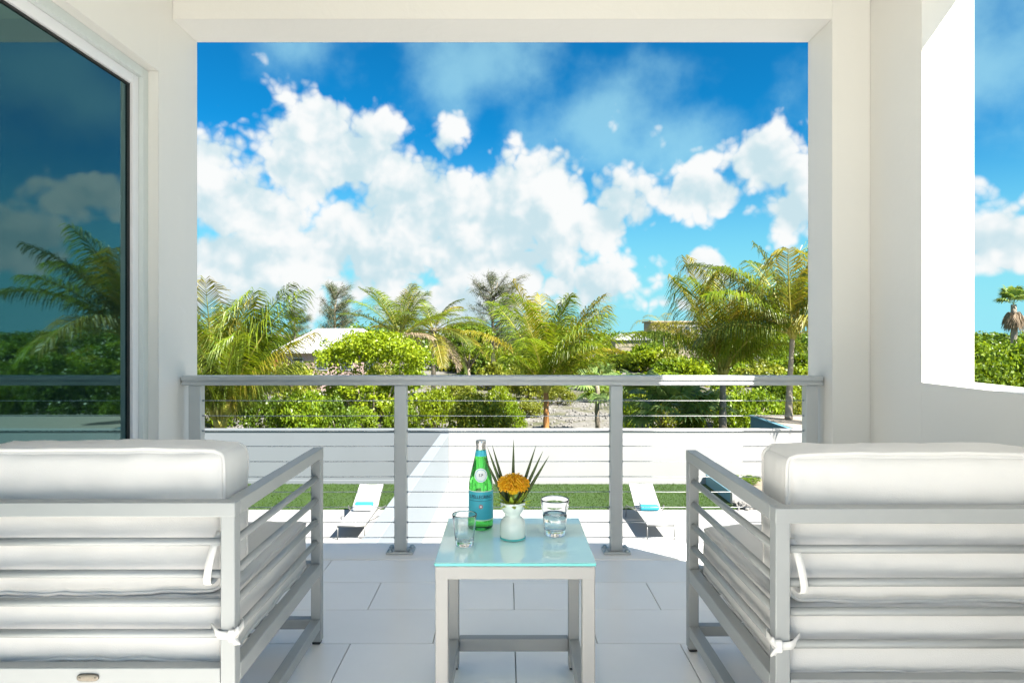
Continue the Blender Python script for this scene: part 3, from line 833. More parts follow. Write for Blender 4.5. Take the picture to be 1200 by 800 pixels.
# ------------------------------------------------------------------ glasses of water
def tumbler(label, loc, fill, sc=1.0):
    t = thing('drinking_glass', label, 'glass', loc)
    t.scale = (sc, sc, sc)
    H = 0.108
    ro = lambda z: 0.0315 + (0.0430 - 0.0315) * (z / H) ** 1.15
    zs = [0.002, 0.012, 0.03, 0.05, 0.07, 0.09, 0.104]
    outer = [(0.0, 0.0015), (0.024, 0.0), (0.0295, 0.0005)] + [(ro(z), z) for z in zs] + [(ro(H) - 0.0004, H - 0.0006), (ro(H) - 0.0011, H)]
    inner = [(ro(H) - 0.0019, H - 0.0006)] + [(ro(z) - 0.0024, z) for z in reversed(zs[2:])] + [(ro(0.018) - 0.0040, 0.0185), (0.020, 0.0160), (0.0, 0.0155)]
    MB().lathe(outer + inner, 40).build('glass_wall', 'clear_glass', t, True)
    if not fill: return t
    zt = 0.0155 + (H - 0.02) * fill
    wz = [0.03, 0.05, 0.07, 0.09]
    wp = [(0.0, 0.0153), (0.020, 0.0158), (ro(0.018) - 0.0038, 0.0183)] + [(ro(z) - 0.0022, z) for z in wz if z < zt - 0.004] + [(ro(zt) - 0.0022, zt), (ro(zt) - 0.006, zt - 0.0006), (0.0, zt - 0.0006)]
    MB().lathe(wp, 40).build('water', 'water', t, True)
    return t
tumbler('clear glass of water beside the vase, away from the bottle', (0.150, 2.045, TZ), 0.55, 1.04)
tumbler('empty clear glass tumbler standing in front of the green bottle', (-0.126, 1.945, TZ), 0, 0.86)

# ------------------------------------------------------------------ vase and flower
va = thing('vase', 'small milky mint glass vase with pinched neck on the side table', 'vase', (0.018, 2.005, TZ))
vp = [(0.0, 0.002), (0.030, 0.0), (0.0365, 0.003), (0.0385, 0.010), (0.0390, 0.030), (0.0385, 0.045), (0.036, 0.056), (0.030, 0.064), (0.0245, 0.069), (0.0232, 0.073),
      (0.0245, 0.078), (0.031, 0.086), (0.0360, 0.096), (0.0385, 0.108), (0.0388, 0.114), (0.0375, 0.1145), (0.0365, 0.108), (0.033, 0.094), (0.024, 0.082), (0.019, 0.075), (0.0, 0.074)]
MB().lathe(vp, 40).build('vase_body', 'milk_glass', va, True)
MB().lathe([(0.0393, 0.0035), (0.0396, 0.006), (0.0391, 0.009)], 40).build('base_band', 'aqua_edge', va)
fl = thing('flower_arrangement', 'orange yellow pincushion flower with dark spiky leaves standing in the vase', 'flower', (0.018, 2.005, TZ + 0.0745))
# flower head: hundreds of curved pins
rnd = random.Random(5)
V = []; F = []
hc = Vector((0.002, 0, 0.088)); 
for i in range(520):
    z = 1 - 1.55 * (i + .5) / 520; a = i * 2.399963
    rr = math.sqrt(max(0, 1 - z * z))
    n = Vector((rr * math.cos(a), rr * math.sin(a), z))
    base = hc + Vector((n.x * 0.020, n.y * 0.020, n.z * 0.014 - 0.004))
    tip = hc + Vector((n.x * 0.047, n.y * 0.047, n.z * 0.031 + 0.004)) * 1.0 + Vector((rnd.uniform(-1, 1), rnd.uniform(-1, 1), rnd.uniform(-1, 1))) * 0.0045
    mid = (base + tip) / 2 + Vector((0, 0, 0.007)) + n * 0.006
    s = n.cross(Vector((0.3, 0.2, 1))).normalized(); s2 = n.cross(s)
    w_ = 0.0016
    b = len(V)
    for p, ww in ((base, w_ * .8), (mid, w_), (tip, w_ * 1.1)):
        V += [p + s * ww, p - s * ww * .5 + s2 * ww * .8, p - s * ww * .5 - s2 * ww * .8]
    for k in range(2):
        for j in range(3):
            j2 = (j + 1) % 3
            F.append((b + k * 3 + j, b + k * 3 + j2, b + k * 3 + 3 + j2, b + k * 3 + 3 + j))
    F.append((b + 6, b + 7, b + 8, b + 8))
me = bpy.data.meshes.new('flower_head'); me.from_pydata([tuple(v) for v in V], [], [tuple(dict.fromkeys(f)) for f in F]); me.update()
link('flower_head', me, 'petal', fl)
MB().lathe([(0.0, .060), (.014, .064), (.021, .078), (.021, .092), (.014, .103), (0, .106)], 20, (0.002, 0, 0)).build('flower_core', 'petal', fl)
MB().tube([(0, 0, 0.002), (0.001, 0, 0.04), (0.002, 0, 0.066)], 0.004, 8).build('stem', 'collar', fl)
def blade(base, tip, width, bend, mat, name, parent, side=None, n=6, cup=0.25):
    base, tip = Vector(base), Vector(tip); ax = tip - base; t = ax.normalized()
    s = (side or t.cross(Vector((0, -1, 0.15)))).normalized(); nn = s.cross(t)
    vs = []; fs = []
    for i in range(n + 1):
        u = i / n
        c = base + ax * u + nn * (bend * math.sin(PI * u * 0.5) ** 2)
        wd = width * (0.35 + 0.65 * math.sin(min(1, u * 2.2) * PI / 2)) * (1 - u ** 2.4) * 0.5 + 0.0003
        vs += [c - s * wd + nn * cup * wd, c, c + s * wd + nn * cup * wd, c - nn * 0.0006]
    for i in range(n):
        a = i * 4; b = a + 4
        fs += [(a, a + 1, b + 1, b), (a + 1, a + 2, b + 2, b + 1), (a + 2, a + 3, b + 3, b + 2), (a + 3, a, b, b + 3)]
    fs.append((0, 3, 2, 1))
    return MB().add(vs, fs, True).build(name, mat, parent)
for i in range(22):
    a = i * 2.39996; ring = i % 3
    out = (0.044, 0.058, 0.060)[ring]; zt = (0.072, 0.054, 0.036)[ring] + rnd.uniform(-.006, .006)
    b = Vector((0.010 * math.cos(a), 0.010 * math.sin(a), 0.026 + 0.006 * ring))
    tp = Vector((out * math.cos(a), out * math.sin(a), zt))
    blade(b, tp, 0.018, 0.004, 'collar', 'collar_leaf', fl, side=Vector((-math.sin(a), math.cos(a), 0)))
for (dx, dz, dy) in ((-0.079, 0.201, .016), (-0.064, 0.206, .022), (0.003, 0.222, .03), (0.073, 0.206, .022), (0.094, 0.189, .016), (0.113, 0.176, .010), (-0.090, 0.170, .026)):
    blade((dx * 0.10, 0.012, 0.010), (dx, dy + 0.012, dz), 0.0115, 0.004 * (1 if dx > 0 else -1), 'spike', 'spike_leaf', fl, n=8, cup=0.5)

# ------------------------------------------------------------------ the yard
tag(MB().add([(-900, -400, G - 0.25), (900, -400, G - 0.25), (900, 2200, G - 0.25), (-900, 2200, G - 0.25)], [(0, 1, 2, 3)]).build('ground', 'ground'), kind='structure')
FY = 21.35                                           # front face of the boundary wall
tag(MB().box((-14, 3.402, G - 0.35), (14, 18.15, G)).build('pool_deck', 'deck'), kind='structure')
tag(MB().box((-14, 18.152, G - 0.35), (-2.25, FY, G - 0.02)).box((-0.86, 18.152, G - 0.35), (14, FY, G - 0.02)).build('lawn', 'turf'), kind='structure')
tag(MB().box((-2.248, 18.152, G - 0.35), (-0.862, FY, G)).build('garden_path', 'deck'), kind='structure')
# short turf blades
rng = np.random.default_rng(3)
nb = 26000
xs = rng.uniform(-9.5, 9.5, nb); ys = rng.uniform(18.17, FY - 0.02, nb)
keep = ~((xs > -2.27) & (xs < -0.84)) & ~((xs > 6.3) & (ys > 18.7))
xs, ys = xs[keep], ys[keep]; nb = len(xs)
hh = rng.uniform(0.018, 0.05, nb); an = rng.uniform(0, 2 * PI, nb); wd = 0.010
dx, dy = np.cos(an) * wd, np.sin(an) * wd
lean = rng.normal(0, 0.02, (nb, 2))
A = np.stack([xs - dx, ys - dy, np.full(nb, G - 0.021)], 1); B = np.stack([xs + dx, ys + dy, np.full(nb, G - 0.021)], 1)
C_ = np.stack([xs + lean[:, 0], ys + lean[:, 1], G - 0.021 + hh], 1)
V = np.stack([A, B, C_], 1).reshape(-1, 3); F = np.arange(nb * 3).reshape(-1, 3)
tag(link('grass', np_mesh('grass', V, F), 'grass'), 'short green turf on the lawn by the boundary wall', 'grass', kind='stuff')

FH = 1.755
def boundary(x0, x1, mat, label):
    t = thing('boundary_wall', label, 'wall', (0, FY, G))
    MB().box((x0, 0, -0.3), (x1, 0.22, FH - 0.075)).build('wall_face', mat, t)
    MB().bbox((x0, -0.03, FH - 0.0745), (x1, 0.25, FH), 0.01, 2).build('cap', mat, t)
    MB().bbox((x0, -0.035, -0.3), (x1, -0.001, 0.10), 0.008, 1).build('plinth', mat, t)
    return t
boundary(-20, -1.9005, 'wall_painted_shade', 'boundary wall with painted-in blue grey shade behind the lounger near the dividing wall, door side')
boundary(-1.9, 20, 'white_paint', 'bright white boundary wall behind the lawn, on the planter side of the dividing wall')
dv = thing('dividing_wall', 'pale smooth wall running across the yard up to the boundary wall', 'wall', (-1.9, FY, G))
dv.rotation_euler = (0, 0, R(-0.8))
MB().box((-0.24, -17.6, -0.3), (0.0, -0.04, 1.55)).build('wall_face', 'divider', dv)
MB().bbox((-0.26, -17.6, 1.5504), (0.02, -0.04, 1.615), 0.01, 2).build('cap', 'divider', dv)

# planter in the corner
pl = thing('planter', 'low masonry planter with white front and shade painted blue on its side at the end of the lawn', 'planter', (6.47, 18.8, G))
MB().bbox((0, 0, -0.3), (5.5, 0.18, 0.30), 0.01).build('wall_face', 'white_paint', pl)
MB().bbox((0, 0.181, -0.3), (0.18, FY - 18.8 - 0.04, 0.30), 0.01).build('side_wall', 'blue_painted_shade', pl)  # white side in shade, the shade painted blue
MB().box((0.181, 0.182, -0.2), (5.5, FY - 18.8 - 0.04, 0.16)).build('soil', 'bark', pl)
# rubble beside it
def stones(name, label, cx, cy, z, rx, ry, n, smin, smax, seed):
    r_ = random.Random(seed); V = []; F = []
    for i in range(n):
        bm = bmesh.new(); bmesh.ops.create_icosphere(bm, subdivisions=1, radius=1)
        s = r_.uniform(smin, smax); p = Vector((cx + r_.uniform(-rx, rx), cy + r_.uniform(-ry, ry), z + s * 0.3))
        q = Quaternion((r_.random(), r_.random(), r_.random(), r_.random())).normalized()
        sc = Vector((r_.uniform(.7, 1.3), r_.uniform(.7, 1.3), r_.uniform(.45, .9))) * s
        b = len(V)
        for v in bm.verts:
            c = v.co * (1 + 0.25 * mnoise.noise(v.co * 2 + Vector((i, 0, 0))))
            V.append(p + q @ Vector((c.x * sc.x, c.y * sc.y, c.z * sc.z)))
        bm.verts.index_update()
        for f in bm.faces: F.append(tuple(b + v.index for v in f.verts))
        bm.free()
    me = bpy.data.meshes.new(name); me.from_pydata([tuple(v) for v in V], [], F); me.update()
    return tag(link(name, me, 'stone'), label, 'stones', kind='stuff')
stones('rubble', 'loose pale stones in front of the low white planter', 7.3, 18.35, G, 0.9, 0.30, 70, 0.05, 0.13, 4)
stones('rubble', 'grey limestone rubble strewn over the sand beyond the white wall', bx(680, 41), 40.5, G - 0.25, 4.0, 6.5, 320, 0.04, 0.14, 9)

# ------------------------------------------------------------------ sun loungers with towels
def make_lounger():
    t = thing('sun_lounger', 'x', 'sun lounger', group='white sling loungers in the yard')
    W = 0.64; hw = W / 2; zs = 0.33
    for s in (-1, 1):
        x = s * hw
        MB().tube([(x, 0.0, zs), (x, 1.42, zs)], 0.014, 8).build('side_tube', 'lounge_metal', t)
        MB().tube([(x, 1.42, zs), (x, 2.36, zs + 0.43)], 0.014, 8).build('back_tube', 'lounge_metal', t)
        MB().tube([(x, 0.02, zs), (x, 0.0, 0.0)], 0.013, 8).build('leg', 'lounge_metal', t)
        MB().tube([(x, 1.35, zs - 0.01), (x + s * 0.12, 1.55, zs + 0.02), (x + s * 0.17, 1.75, zs + 0.02), (x + s * 0.17, 1.85, zs - 0.02), (x + s * 0.17, 1.88, 0.0)], 0.012, 8).build('leg', 'lounge_metal', t)
    MB().tube([(-hw, 0.0, zs - 0.01), (hw, 0.0, zs - 0.01)], 0.014, 8).build('front_bar', 'lounge_metal', t)
    MB().tube([(-hw - 0.17, 1.85, zs - 0.06), (hw + 0.17, 1.85, zs - 0.06)], 0.012, 8).build('rear_bar', 'lounge_metal', t)
    def sheet(pts, name):
        vs = []; fs = []; n = 6
        m = len(pts)
        for z in (0.0, -0.012):
            for (y, zz) in pts:
                for k in range(n + 1):
                    u = -1 + 2 * k / n
                    vs.append((u * (hw - 0.004), y, zz + z - 0.012 * (1 - u * u)))
        for lay in (0, 1):
            b = lay * m * (n + 1)
            for i in range(m - 1):
                for k in range(n):
                    f = (b + i * (n + 1) + k, b + i * (n + 1) + k + 1, b + (i + 1) * (n + 1) + k + 1, b + (i + 1) * (n + 1) + k)
                    fs.append(f if lay == 0 else f[::-1])
        MB().add(vs, fs, True).build(name, 'sling', t)
    sheet([(0.01, zs + 0.018), (0.5, zs + 0.014), (1.0, zs + 0.014), (1.41, zs + 0.018)], 'seat_sling')
    sheet([(1.425, zs + 0.022), (1.75, zs + 0.165), (2.05, zs + 0.30), (2.355, zs + 0.448)], 'back_sling')
    return t
lo = make_lounger()
lo['label'] = 'white sling sun lounger on the shade-tinted wall side of the dividing wall'
lo.location = (-3.69, 15.5, G)
lo2 = copy_tree(lo); lo2['label'] = 'white sling sun lounger on the white wall side of the dividing wall'
lo2.location = (3.66, 15.55, G)
def towel(label, loc, order):
    t = thing('beach_towel', label, 'towel', loc)
    cols = ('towel_white', 'towel_aqua') if order else ('towel_aqua', 'towel_white')
    def roll(y, z, r, mat, x0, x1, name):
        prof = []
        mb = MB(); n = 20; vs = []; fs = []
        xs_ = [x0, x0 + 0.008, x0 + 0.03, (x0 + x1) / 2, x1 - 0.03, x1 - 0.008, x1]; rs = [0.62, 0.9, 1, 1.02, 1, 0.9, 0.62]
        for x, q in zip(xs_, rs):
            for k in range(n):
                a = 2 * PI * k / n
                vs.append((x, y + math.cos(a) * r * q * 1.25, z + math.sin(a) * r * q * 0.85))
        for i in range(len(xs_) - 1):
            for k in range(n):
                k2 = (k + 1) % n; fs.append((i * n + k, i * n + k2, (i + 1) * n + k2, (i + 1) * n + k))
        fs.append(tuple(range(n - 1, -1, -1))); fs.append(tuple((len(xs_) - 1) * n + k for k in range(n)))
        mb.add(vs, fs, True).build(name, mat, t)
    roll(0.0, 0.066, 0.078, cols[1] if order else cols[1], -0.24, 0.24, 'front_roll')
    roll(0.17, 0.135, 0.062, cols[0], -0.23, 0.24, 'rear_roll')
    return t
towel('white and aqua rolled towel on the lounger before the shade-tinted wall', (-3.69, 15.5 + 1.25, G + 0.35), False)
towel('white and aqua rolled towel on the lounger before the white wall', (3.66, 15.55 + 1.25, G + 0.35), True)

# ------------------------------------------------------------------ foliage builders
def leaf_quads(P, Nrm, size, rng, asp=0.55, jit=0.9):
    """diamond leaves at P, facing roughly Nrm; returns verts and quads"""
    n = len(P)
    nr = Nrm + rng.normal(0, jit, (n, 3)); nr /= np.linalg.norm(nr, axis=1)[:, None] + 1e-9
    t = rng.normal(0, 1, (n, 3)); t[:, 2] -= 0.3
    t -= nr * np.sum(t * nr, 1)[:, None]; t /= np.linalg.norm(t, axis=1)[:, None] + 1e-9
    s = np.cross(nr, t)
    L = (size * rng.uniform(0.65, 1.35, n))[:, None]
    fold = nr * L * 0.12
    V = np.stack([P - t * L * 0.5, P + s * L * asp * 0.5 + fold, P + t * L * 0.5, P - s * L * asp * 0.5 + fold], 1).reshape(-1, 3)
    F = np.arange(n * 4).reshape(-1, 4)
    return V, F


def crown_points(rng, n, lobes, shell=0.55):
    """points in the outer part of a set of lobes (centre, radii)"""
    out = []; nor = []
    w = np.array([l[1][0] * l[1][1] for l in lobes]); w = w / w.sum()
    idx = rng.choice(len(lobes), n, p=w)
    d = rng.normal(0, 1, (n, 3)); d /= np.linalg.norm(d, axis=1)[:, None]
    rr = shell + (1.06 - shell) * rng.random(n) ** 0.7
    C0 = np.array([l[0] for l in lobes])[idx]; R0 = np.array([l[1] for l in lobes])[idx]
    P = C0 + d * R0 * rr[:, None]
    return P, d


def shrub_mesh(name, seed, nleaf, lsize, nl=11, flat=1.0, asp=0.55):
    """a dome of foliage: radius about 1, height about 1, standing on z = 0"""
    rng = np.random.default_rng(seed)
    lobes = []
    for i in range(nl):
        a = rng.uniform(0, 2 * PI); r = math.sqrt(rng.random()) * 0.68
        z = (0.30 + 0.48 * (1 - r) * rng.uniform(0.6, 1.15)) * flat
        q = rng.uniform(0.20, 0.36)
        lobes.append(((r * math.cos(a), r * math.sin(a), z), (q, q, q * rng.uniform(0.7, 1.0))))
    for i in range(6):
        a = i * PI / 3 + rng.uniform(0, .6); r = rng.uniform(.5, .7)
        lobes.append(((r * math.cos(a), r * math.sin(a), rng.uniform(.15, .3)), (.28, .28, .22)))
    lobes.append(((0, 0, .4), (.5, .5, .38)))
    # every lobe breaks into smaller sprays
    sprays = []
    for c, q in lobes:
        for k in range(9):
            d = rng.normal(0, 1, 3); d /= np.linalg.norm(d); d[2] = abs(d[2]) * .9 + d[2] * .1
            cc = np.array(c) + d * np.array(q) * rng.uniform(.6, .95)
            s = rng.uniform(0.06, 0.12)
            sprays.append((tuple(cc), (s, s, s * .8)))
    P1, N1 = crown_points(rng, int(nleaf * .45), lobes, .6)
    P2, N2 = crown_points(rng, int(nleaf * .55), sprays, .3)
    P = np.vstack([P1, P2]); Nn = np.vstack([N1, N2]); Nn[:, 2] += 0.35
    P[:, 2] = np.abs(P[:, 2])
    V, F = leaf_quads(P, Nn, lsize, rng, asp)
    return np_mesh(name, V, F)


def stems_mb(rnd_, n, h, spread, r0):
    mb = MB()
    for i in range(n):
        a = rnd_.uniform(0, 2 * PI); sp = spread * rnd_.uniform(.3, 1)
        b = Vector((rnd_.uniform(-.08, .08), rnd_.uniform(-.08, .08), 0)); tp = Vector((math.cos(a) * sp, math.sin(a) * sp, h * rnd_.uniform(.6, 1)))
        mid = b.lerp(tp, .5) + Vector((rnd_.uniform(-.08, .08), rnd_.uniform(-.08, .08), 0.06))
        mb.tube([b, mid, tp], [r0, r0 * .7, r0 * .3], 5)
    return mb


SHRUB = {}
for k in range(5): SHRUB['b%d' % k] = shrub_mesh('shrub_foliage', 40 + k, 5200, 0.075, nl=10 + k, asp=0.6)
for k in range(3): SHRUB['f%d' % k] = shrub_mesh('shrub_foliage', 60 + k, 2600, 0.105, nl=10 + k, asp=0.65)   # farther off: fewer, larger
STEM = [stems_mb(random.Random(s), 7, 0.62, 0.55, 0.022).mesh('shrub_stems') for s in range(3)]
mesh_cache = {}
def shrub(px, d, wpx, top, key, mat, label, group, name='shrub', stem=True, depth=0.8):
    W = wpx * d / FPX / 2; H = hz(top, d) - (G - 0.25)
    t = thing(name, label, 'shrub', (bx(px, d), d, G - 0.25), random.uniform(0, 6.28), group)
    ck = (key, mat)
    if ck not in mesh_cache:
        me = SHRUB[key].copy(); me.materials.clear(); me.materials.append(M[mat]); mesh_cache[ck] = me
    f = link('foliage', mesh_cache[ck], None, t); f.scale = (W, max(W * depth, 0.6), H)
    if stem:
        if 'bark' not in mesh_cache:
            for m_ in STEM: m_.materials.append(M['bark'])
            mesh_cache['bark'] = 1
        s = link('stem', random.choice(STEM), None, t); s.scale = (W, max(W * depth, .6), H)
    return t


def frond_verts(base, az, el, L, droop, rng, leafl, hang, wind, npair=38, twist=0.0, width=0.021):
    """one feather frond: a curved midrib with two rows of hanging leaflets"""
    n = 16
    out = np.array([math.cos(az), math.sin(az), 0.0]); up = np.array([0, 0, 1.0])
    side = np.array([-math.sin(az), math.cos(az), 0.0])
    p = np.array(base, float); pts = [p.copy()]; tans = []
    for i in range(n):
        u = (i + .5) / n
        th = el - droop * u ** 1.6
        t = out * math.cos(th) + up * math.sin(th) + np.array(wind) * 0.45 * u + side * twist * u
        t /= np.linalg.norm(t); tans.append(t)
        p = p + t * (L / n); pts.append(p.copy())
    tans.append(tans[-1]); pts = np.array(pts); tans = np.array(tans)
    V = []; F3 = []
    # midrib
    for i in range(n + 1):
        r = 0.030 * (1 - i / n) ** 0.8 * (L / 3.4) + 0.004
        t = tans[i]; s = np.cross(t, up); s /= np.linalg.norm(s) + 1e-9; q = np.cross(s, t)
        for a in (0.5, 2.6, 4.7):
            V.append(pts[i] + s * r * math.cos(a) + q * r * math.sin(a))
    RF = []
    for i in range(n):
        for k in range(3):
            k2 = (k + 1) % 3
            RF.append((i * 3 + k, i * 3 + k2, i * 3 + 3 + k2, i * 3 + 3 + k))
    rv, rf = V, RF
    LV = []; LF = []
    for j in range(npair):
        u = 0.16 + 0.84 * (j + rng.uniform(0, .8)) / npair
        x = u * n; i = min(int(x), n - 1); fr = x - i
        b = pts[i] * (1 - fr) + pts[i + 1] * fr; t = tans[i]
        s = np.cross(t, up); s /= np.linalg.norm(s) + 1e-9; q = np.cross(s, t)
        ll = leafl * (0.45 + 0.95 * math.sin(PI * min(1, (u * 0.93 + 0.10))) ** 0.7) * rng.uniform(.85, 1.12)
        for sg in (-1, 1):
            d0 = s * sg * 0.80 + t * (0.45 + 0.35 * u) + q * rng.uniform(0.05, 0.38) + np.array(wind) * 0.25
            d0 /= np.linalg.norm(d0)
            hg = hang * rng.uniform(0.7, 1.25)
            d1 = d0 + np.array([0, 0, -1.0]) * hg + np.array(wind) * 0.35; d1 /= np.linalg.norm(d1)
            d2 = d1 + np.array([0, 0, -1.0]) * hg * 1.1 + np.array(wind) * 0.3; d2 /= np.linalg.norm(d2)
            wv = np.cross(d0, q); wv /= np.linalg.norm(wv) + 1e-9
            wv = wv * 0.8 + t * 0.5 + q * rng.uniform(-.5, .5); wv /= np.linalg.norm(wv)
            w0 = width * rng.uniform(.8, 1.2)
            m1 = b + d0 * ll * 0.36; m2 = m1 + d1 * ll * 0.34; m3 = m2 + d2 * ll * 0.30
            k = len(LV)
            LV += [b - wv * w0 * .45, b + wv * w0 * .45, m1 - wv * w0, m1 + wv * w0, m2 - wv * w0 * .75, m2 + wv * w0 * .75, m3, m3 + wv * 0.002]
            LF += [(k, k + 1, k + 3, k + 2), (k + 2, k + 3, k + 5, k + 4), (k + 4, k + 5, k + 7, k + 6)]
    return np.array(rv), rf, np.array(LV), LF


def palm(px, d, cy, label, nf, L, seed, tr=0.16, lean=0.0, mats=('palm',), els=(-0.25, 1.45), hang=0.55, wind=(0.35, 0, 0), leafl=0.62, group='coconut palms beyond the white wall',
         dead=0, basez=None, droop=1.5, trunkmat='bark_palm', name='coconut_palm', yellow=0.15, npair=38, azs=None):
    rng = np.random.default_rng(seed)
    bz = G - 0.25 if basez is None else basez
    zc = hz(cy, d); x = bx(px, d)
    t = thing(name, label, 'palm tree', (x - lean, d, bz), 0.0, group)
    h = zc - bz
    pts = []; rad = []
    nseg = max(6, int(h / 0.16))
    for i in range(nseg + 1):
        u = i / nseg
        pts.append((lean * u ** 1.5, 0, h * u)); rad.append(tr * (1.25 - 0.45 * min(1, u * 1.3) + 0.16 * math.exp(-u * 9)) * (1.05 if i % 2 else 0.94))
    MB().tube(pts, rad, 12).build('trunk', trunkmat, t)
    # fibrous crown base
    top = np.array([lean, 0, h])
    mb = MB()
    for i in range(12):
        a = i * 2.4; mb.tube([(lean, 0, h - 0.25), (lean + .16 * math.cos(a) * tr / .16, .16 * math.sin(a) * tr / .16, h + .02), (lean + .26 * math.cos(a), .26 * math.sin(a), h + .28)], [tr * .5, tr * .55, tr * .18], 5)
    mb.build('crown_base', 'bark_palm' if dead else 'rachis', t)
    for i in range(nf):
        u = (i + 0.5) / nf
        el = els[1] - (els[1] - els[0]) * u ** 0.85 + rng.normal(0, 0.09)
        az = (i * 2.39996 + rng.normal(0, .2)) if azs is None else azs[i]
        LL = L * rng.uniform(.85, 1.08) * (0.8 + 0.25 * math.sin(PI * min(1, u * 1.1)))
        isd = i >= nf - dead
        mt = 'palm_dead' if isd else ('palm_yellow' if rng.random() < yellow else mats[i % len(mats)])
        base = top + np.array([math.cos(az) * .06, math.sin(az) * .06, 0.0])
        rv, rf, lv, lf = frond_verts(base, az, el, LL, droop * rng.uniform(.75, 1.2) * (0.55 + 0.5 * math.cos(max(el, 0)) if el > .2 else .8), rng, leafl * LL / 3.2, hang, wind, npair, rng.normal(0, .12))
        V = np.vstack([rv, lv]); nr = len(rv)
        me = bpy.data.meshes.new('frond')
        me.from_pydata(V.tolist(), [], [tuple(f) for f in rf] + [tuple(nr + k for k in f) for f in lf]); 
        me.materials.append(M[mt]); me.materials.append(M['rachis'])
        mi = np.zeros(len(me.polygons), dtype=np.int32); mi[:len(rf)] = 1
        me.polygons.foreach_set('material_index', mi); me.update()
        link('frond', me, None, t)
    return t


def fan_palm(px, d, cy, label, nf, r, seed, trunk=True, mat='fan', group=None, dead=0, basez=None, tr=0.09, name='fan_palm', els=(-0.6, 1.4)):
    rng = np.random.default_rng(seed)
    bz = G - 0.25 if basez is None else basez
    zc = hz(cy, d); t = thing(name, label, 'palm tree', (bx(px, d), d, bz), 0.0, group); h = zc - bz
    if trunk:
        ns = 10
        MB().tube([(0.02 * math.sin(i), 0, h * i / ns) for i in range(ns + 1)], [tr * (1.1 - .2 * i / ns) * (1.06 if i % 2 else .94) for i in range(ns + 1)], 10).build('trunk', 'bark_palm', t)
    top = np.array([0, 0, h])
    for i in range(nf):
        u = (i + .5) / nf; el = els[1] - (els[1] - els[0]) * u + rng.normal(0, .1); az = i * 2.39996 + rng.normal(0, .2)
        isd = i >= nf - dead
        dr = np.array([math.cos(az) * math.cos(el), math.sin(az) * math.cos(el), math.sin(el)])
        if isd: dr = np.array([math.cos(az) * .35, math.sin(az) * .35, -1.0]); dr /= np.linalg.norm(dr)
        pl_ = r * rng.uniform(.45, .7); hub = top + dr * pl_
        sd = np.cross(dr, [0, 0, 1.0]); sd /= np.linalg.norm(sd) + 1e-9; q = np.cross(sd, dr)
        V = []; F = []
        for s_ in (-1, 1): V += [top + sd * .012 * s_, hub + sd * .010 * s_]
        V += [top + q * .012, hub + q * .01]
        F += [(0, 1, 3, 2), (2, 3, 5, 4), (4, 5, 1, 0)]
        ns = 17
        for k in range(ns):
            a = (-1 + 2 * k / (ns - 1)) * R(105)
            sdir = dr * math.cos(a) + sd * math.sin(a); ll = r * rng.uniform(.5, .62) * (0.75 + .25 * math.cos(a))
            wv = np.cross(sdir, q); wv /= np.linalg.norm(wv); w0 = r * 0.042
            m1 = hub + sdir * ll * .55 + q * 0.03 * r; tp = hub + sdir * ll + np.array([0, 0, -1.0]) * ll * (0.28 if not isd else .5)
            b = len(V)
            V += [hub - wv * w0 * .3, hub + wv * w0 * .3, m1 - wv * w0, m1 + wv * w0, tp, tp + wv * .003]
            F += [(b, b + 1, b + 3, b + 2), (b + 2, b + 3, b + 5, b + 4)]
        me = bpy.data.meshes.new('fan_leaf'); me.from_pydata([tuple(v) for v in V], [], F); me.materials.append(M['palm_dead' if isd else mat]); me.update()
        link('fan_leaf', me, None, t)
    return t


def casuarina(px, d, wpx, top, bot, label, seed, dens=1.0):
    rng = np.random.default_rng(seed); rnd_ = random.Random(seed)
    W = wpx * d / FPX / 2; bz = G - 0.25; H = hz(top, d) - bz; zb = hz(bot, d) - bz
    t = thing('casuarina_tree', label, 'tree', (bx(px, d), d, bz), 0, 'wispy casuarinas on the skyline')
    trunk = MB(); lim = MB()
    trunk.tube([(0, 0, 0), (0.1, 0, zb * .7), (0.0, 0, (zb + H) / 2), (0.15 * W, 0, H * .93)], [.26, .2, .12, .03], 8)
    P = []; D = []
    for i in range(int(46 * dens)):
        u = rng.random(); z0 = zb * .8 + (H - zb * .8) * u * .88
        a = rng.uniform(0, 2 * PI); ln = W * rng.uniform(.45, 1.15) * (1 - u * .35)
        st = Vector((0, 0, z0)); e = Vector((math.cos(a) * ln + .22 * W, math.sin(a) * ln * .8, z0 + rng.uniform(.4, 1.0) * (H - zb) * .30))
        e.z = min(e.z, H)
        mid = st.lerp(e, .5) + Vector((0, 0, -0.15))
        lim.tube([st, mid, e], [.06, .04, .012], 5)
        for k in range(10):
            s = 0.35 + .65 * (k + rng.random()) / 10; c = st.lerp(mid, s * 2) if s < .5 else mid.lerp(e, s * 2 - 1)
            m = 15
            pp = np.array(c) + rng.normal(0, .16, (m, 3)); P.append(pp)
            dd = rng.normal(0, .7, (m, 3)) + np.array([.55, 0, -.15]) + np.array(e - st) / ((e - st).length) * .8; D.append(dd)
    trunk.build('trunk', 'bark', t); lim.build('limb', 'bark', t)
    P = np.vstack(P); D = np.vstack(D); D /= np.linalg.norm(D, axis=1)[:, None]
    n = len(P); ll = rng.uniform(.35, .8, n)[:, None]; s = np.cross(D, rng.normal(0, 1, (n, 3))); s /= np.linalg.norm(s, axis=1)[:, None]
    V = np.stack([P - s * .016, P + s * .016, P + D * ll + np.array([0, 0, -.06])], 1).reshape(-1, 3)
    f = link('crown', np_mesh('crown', V, np.arange(n * 3).reshape(-1, 3)), 'casua', t)
    return t


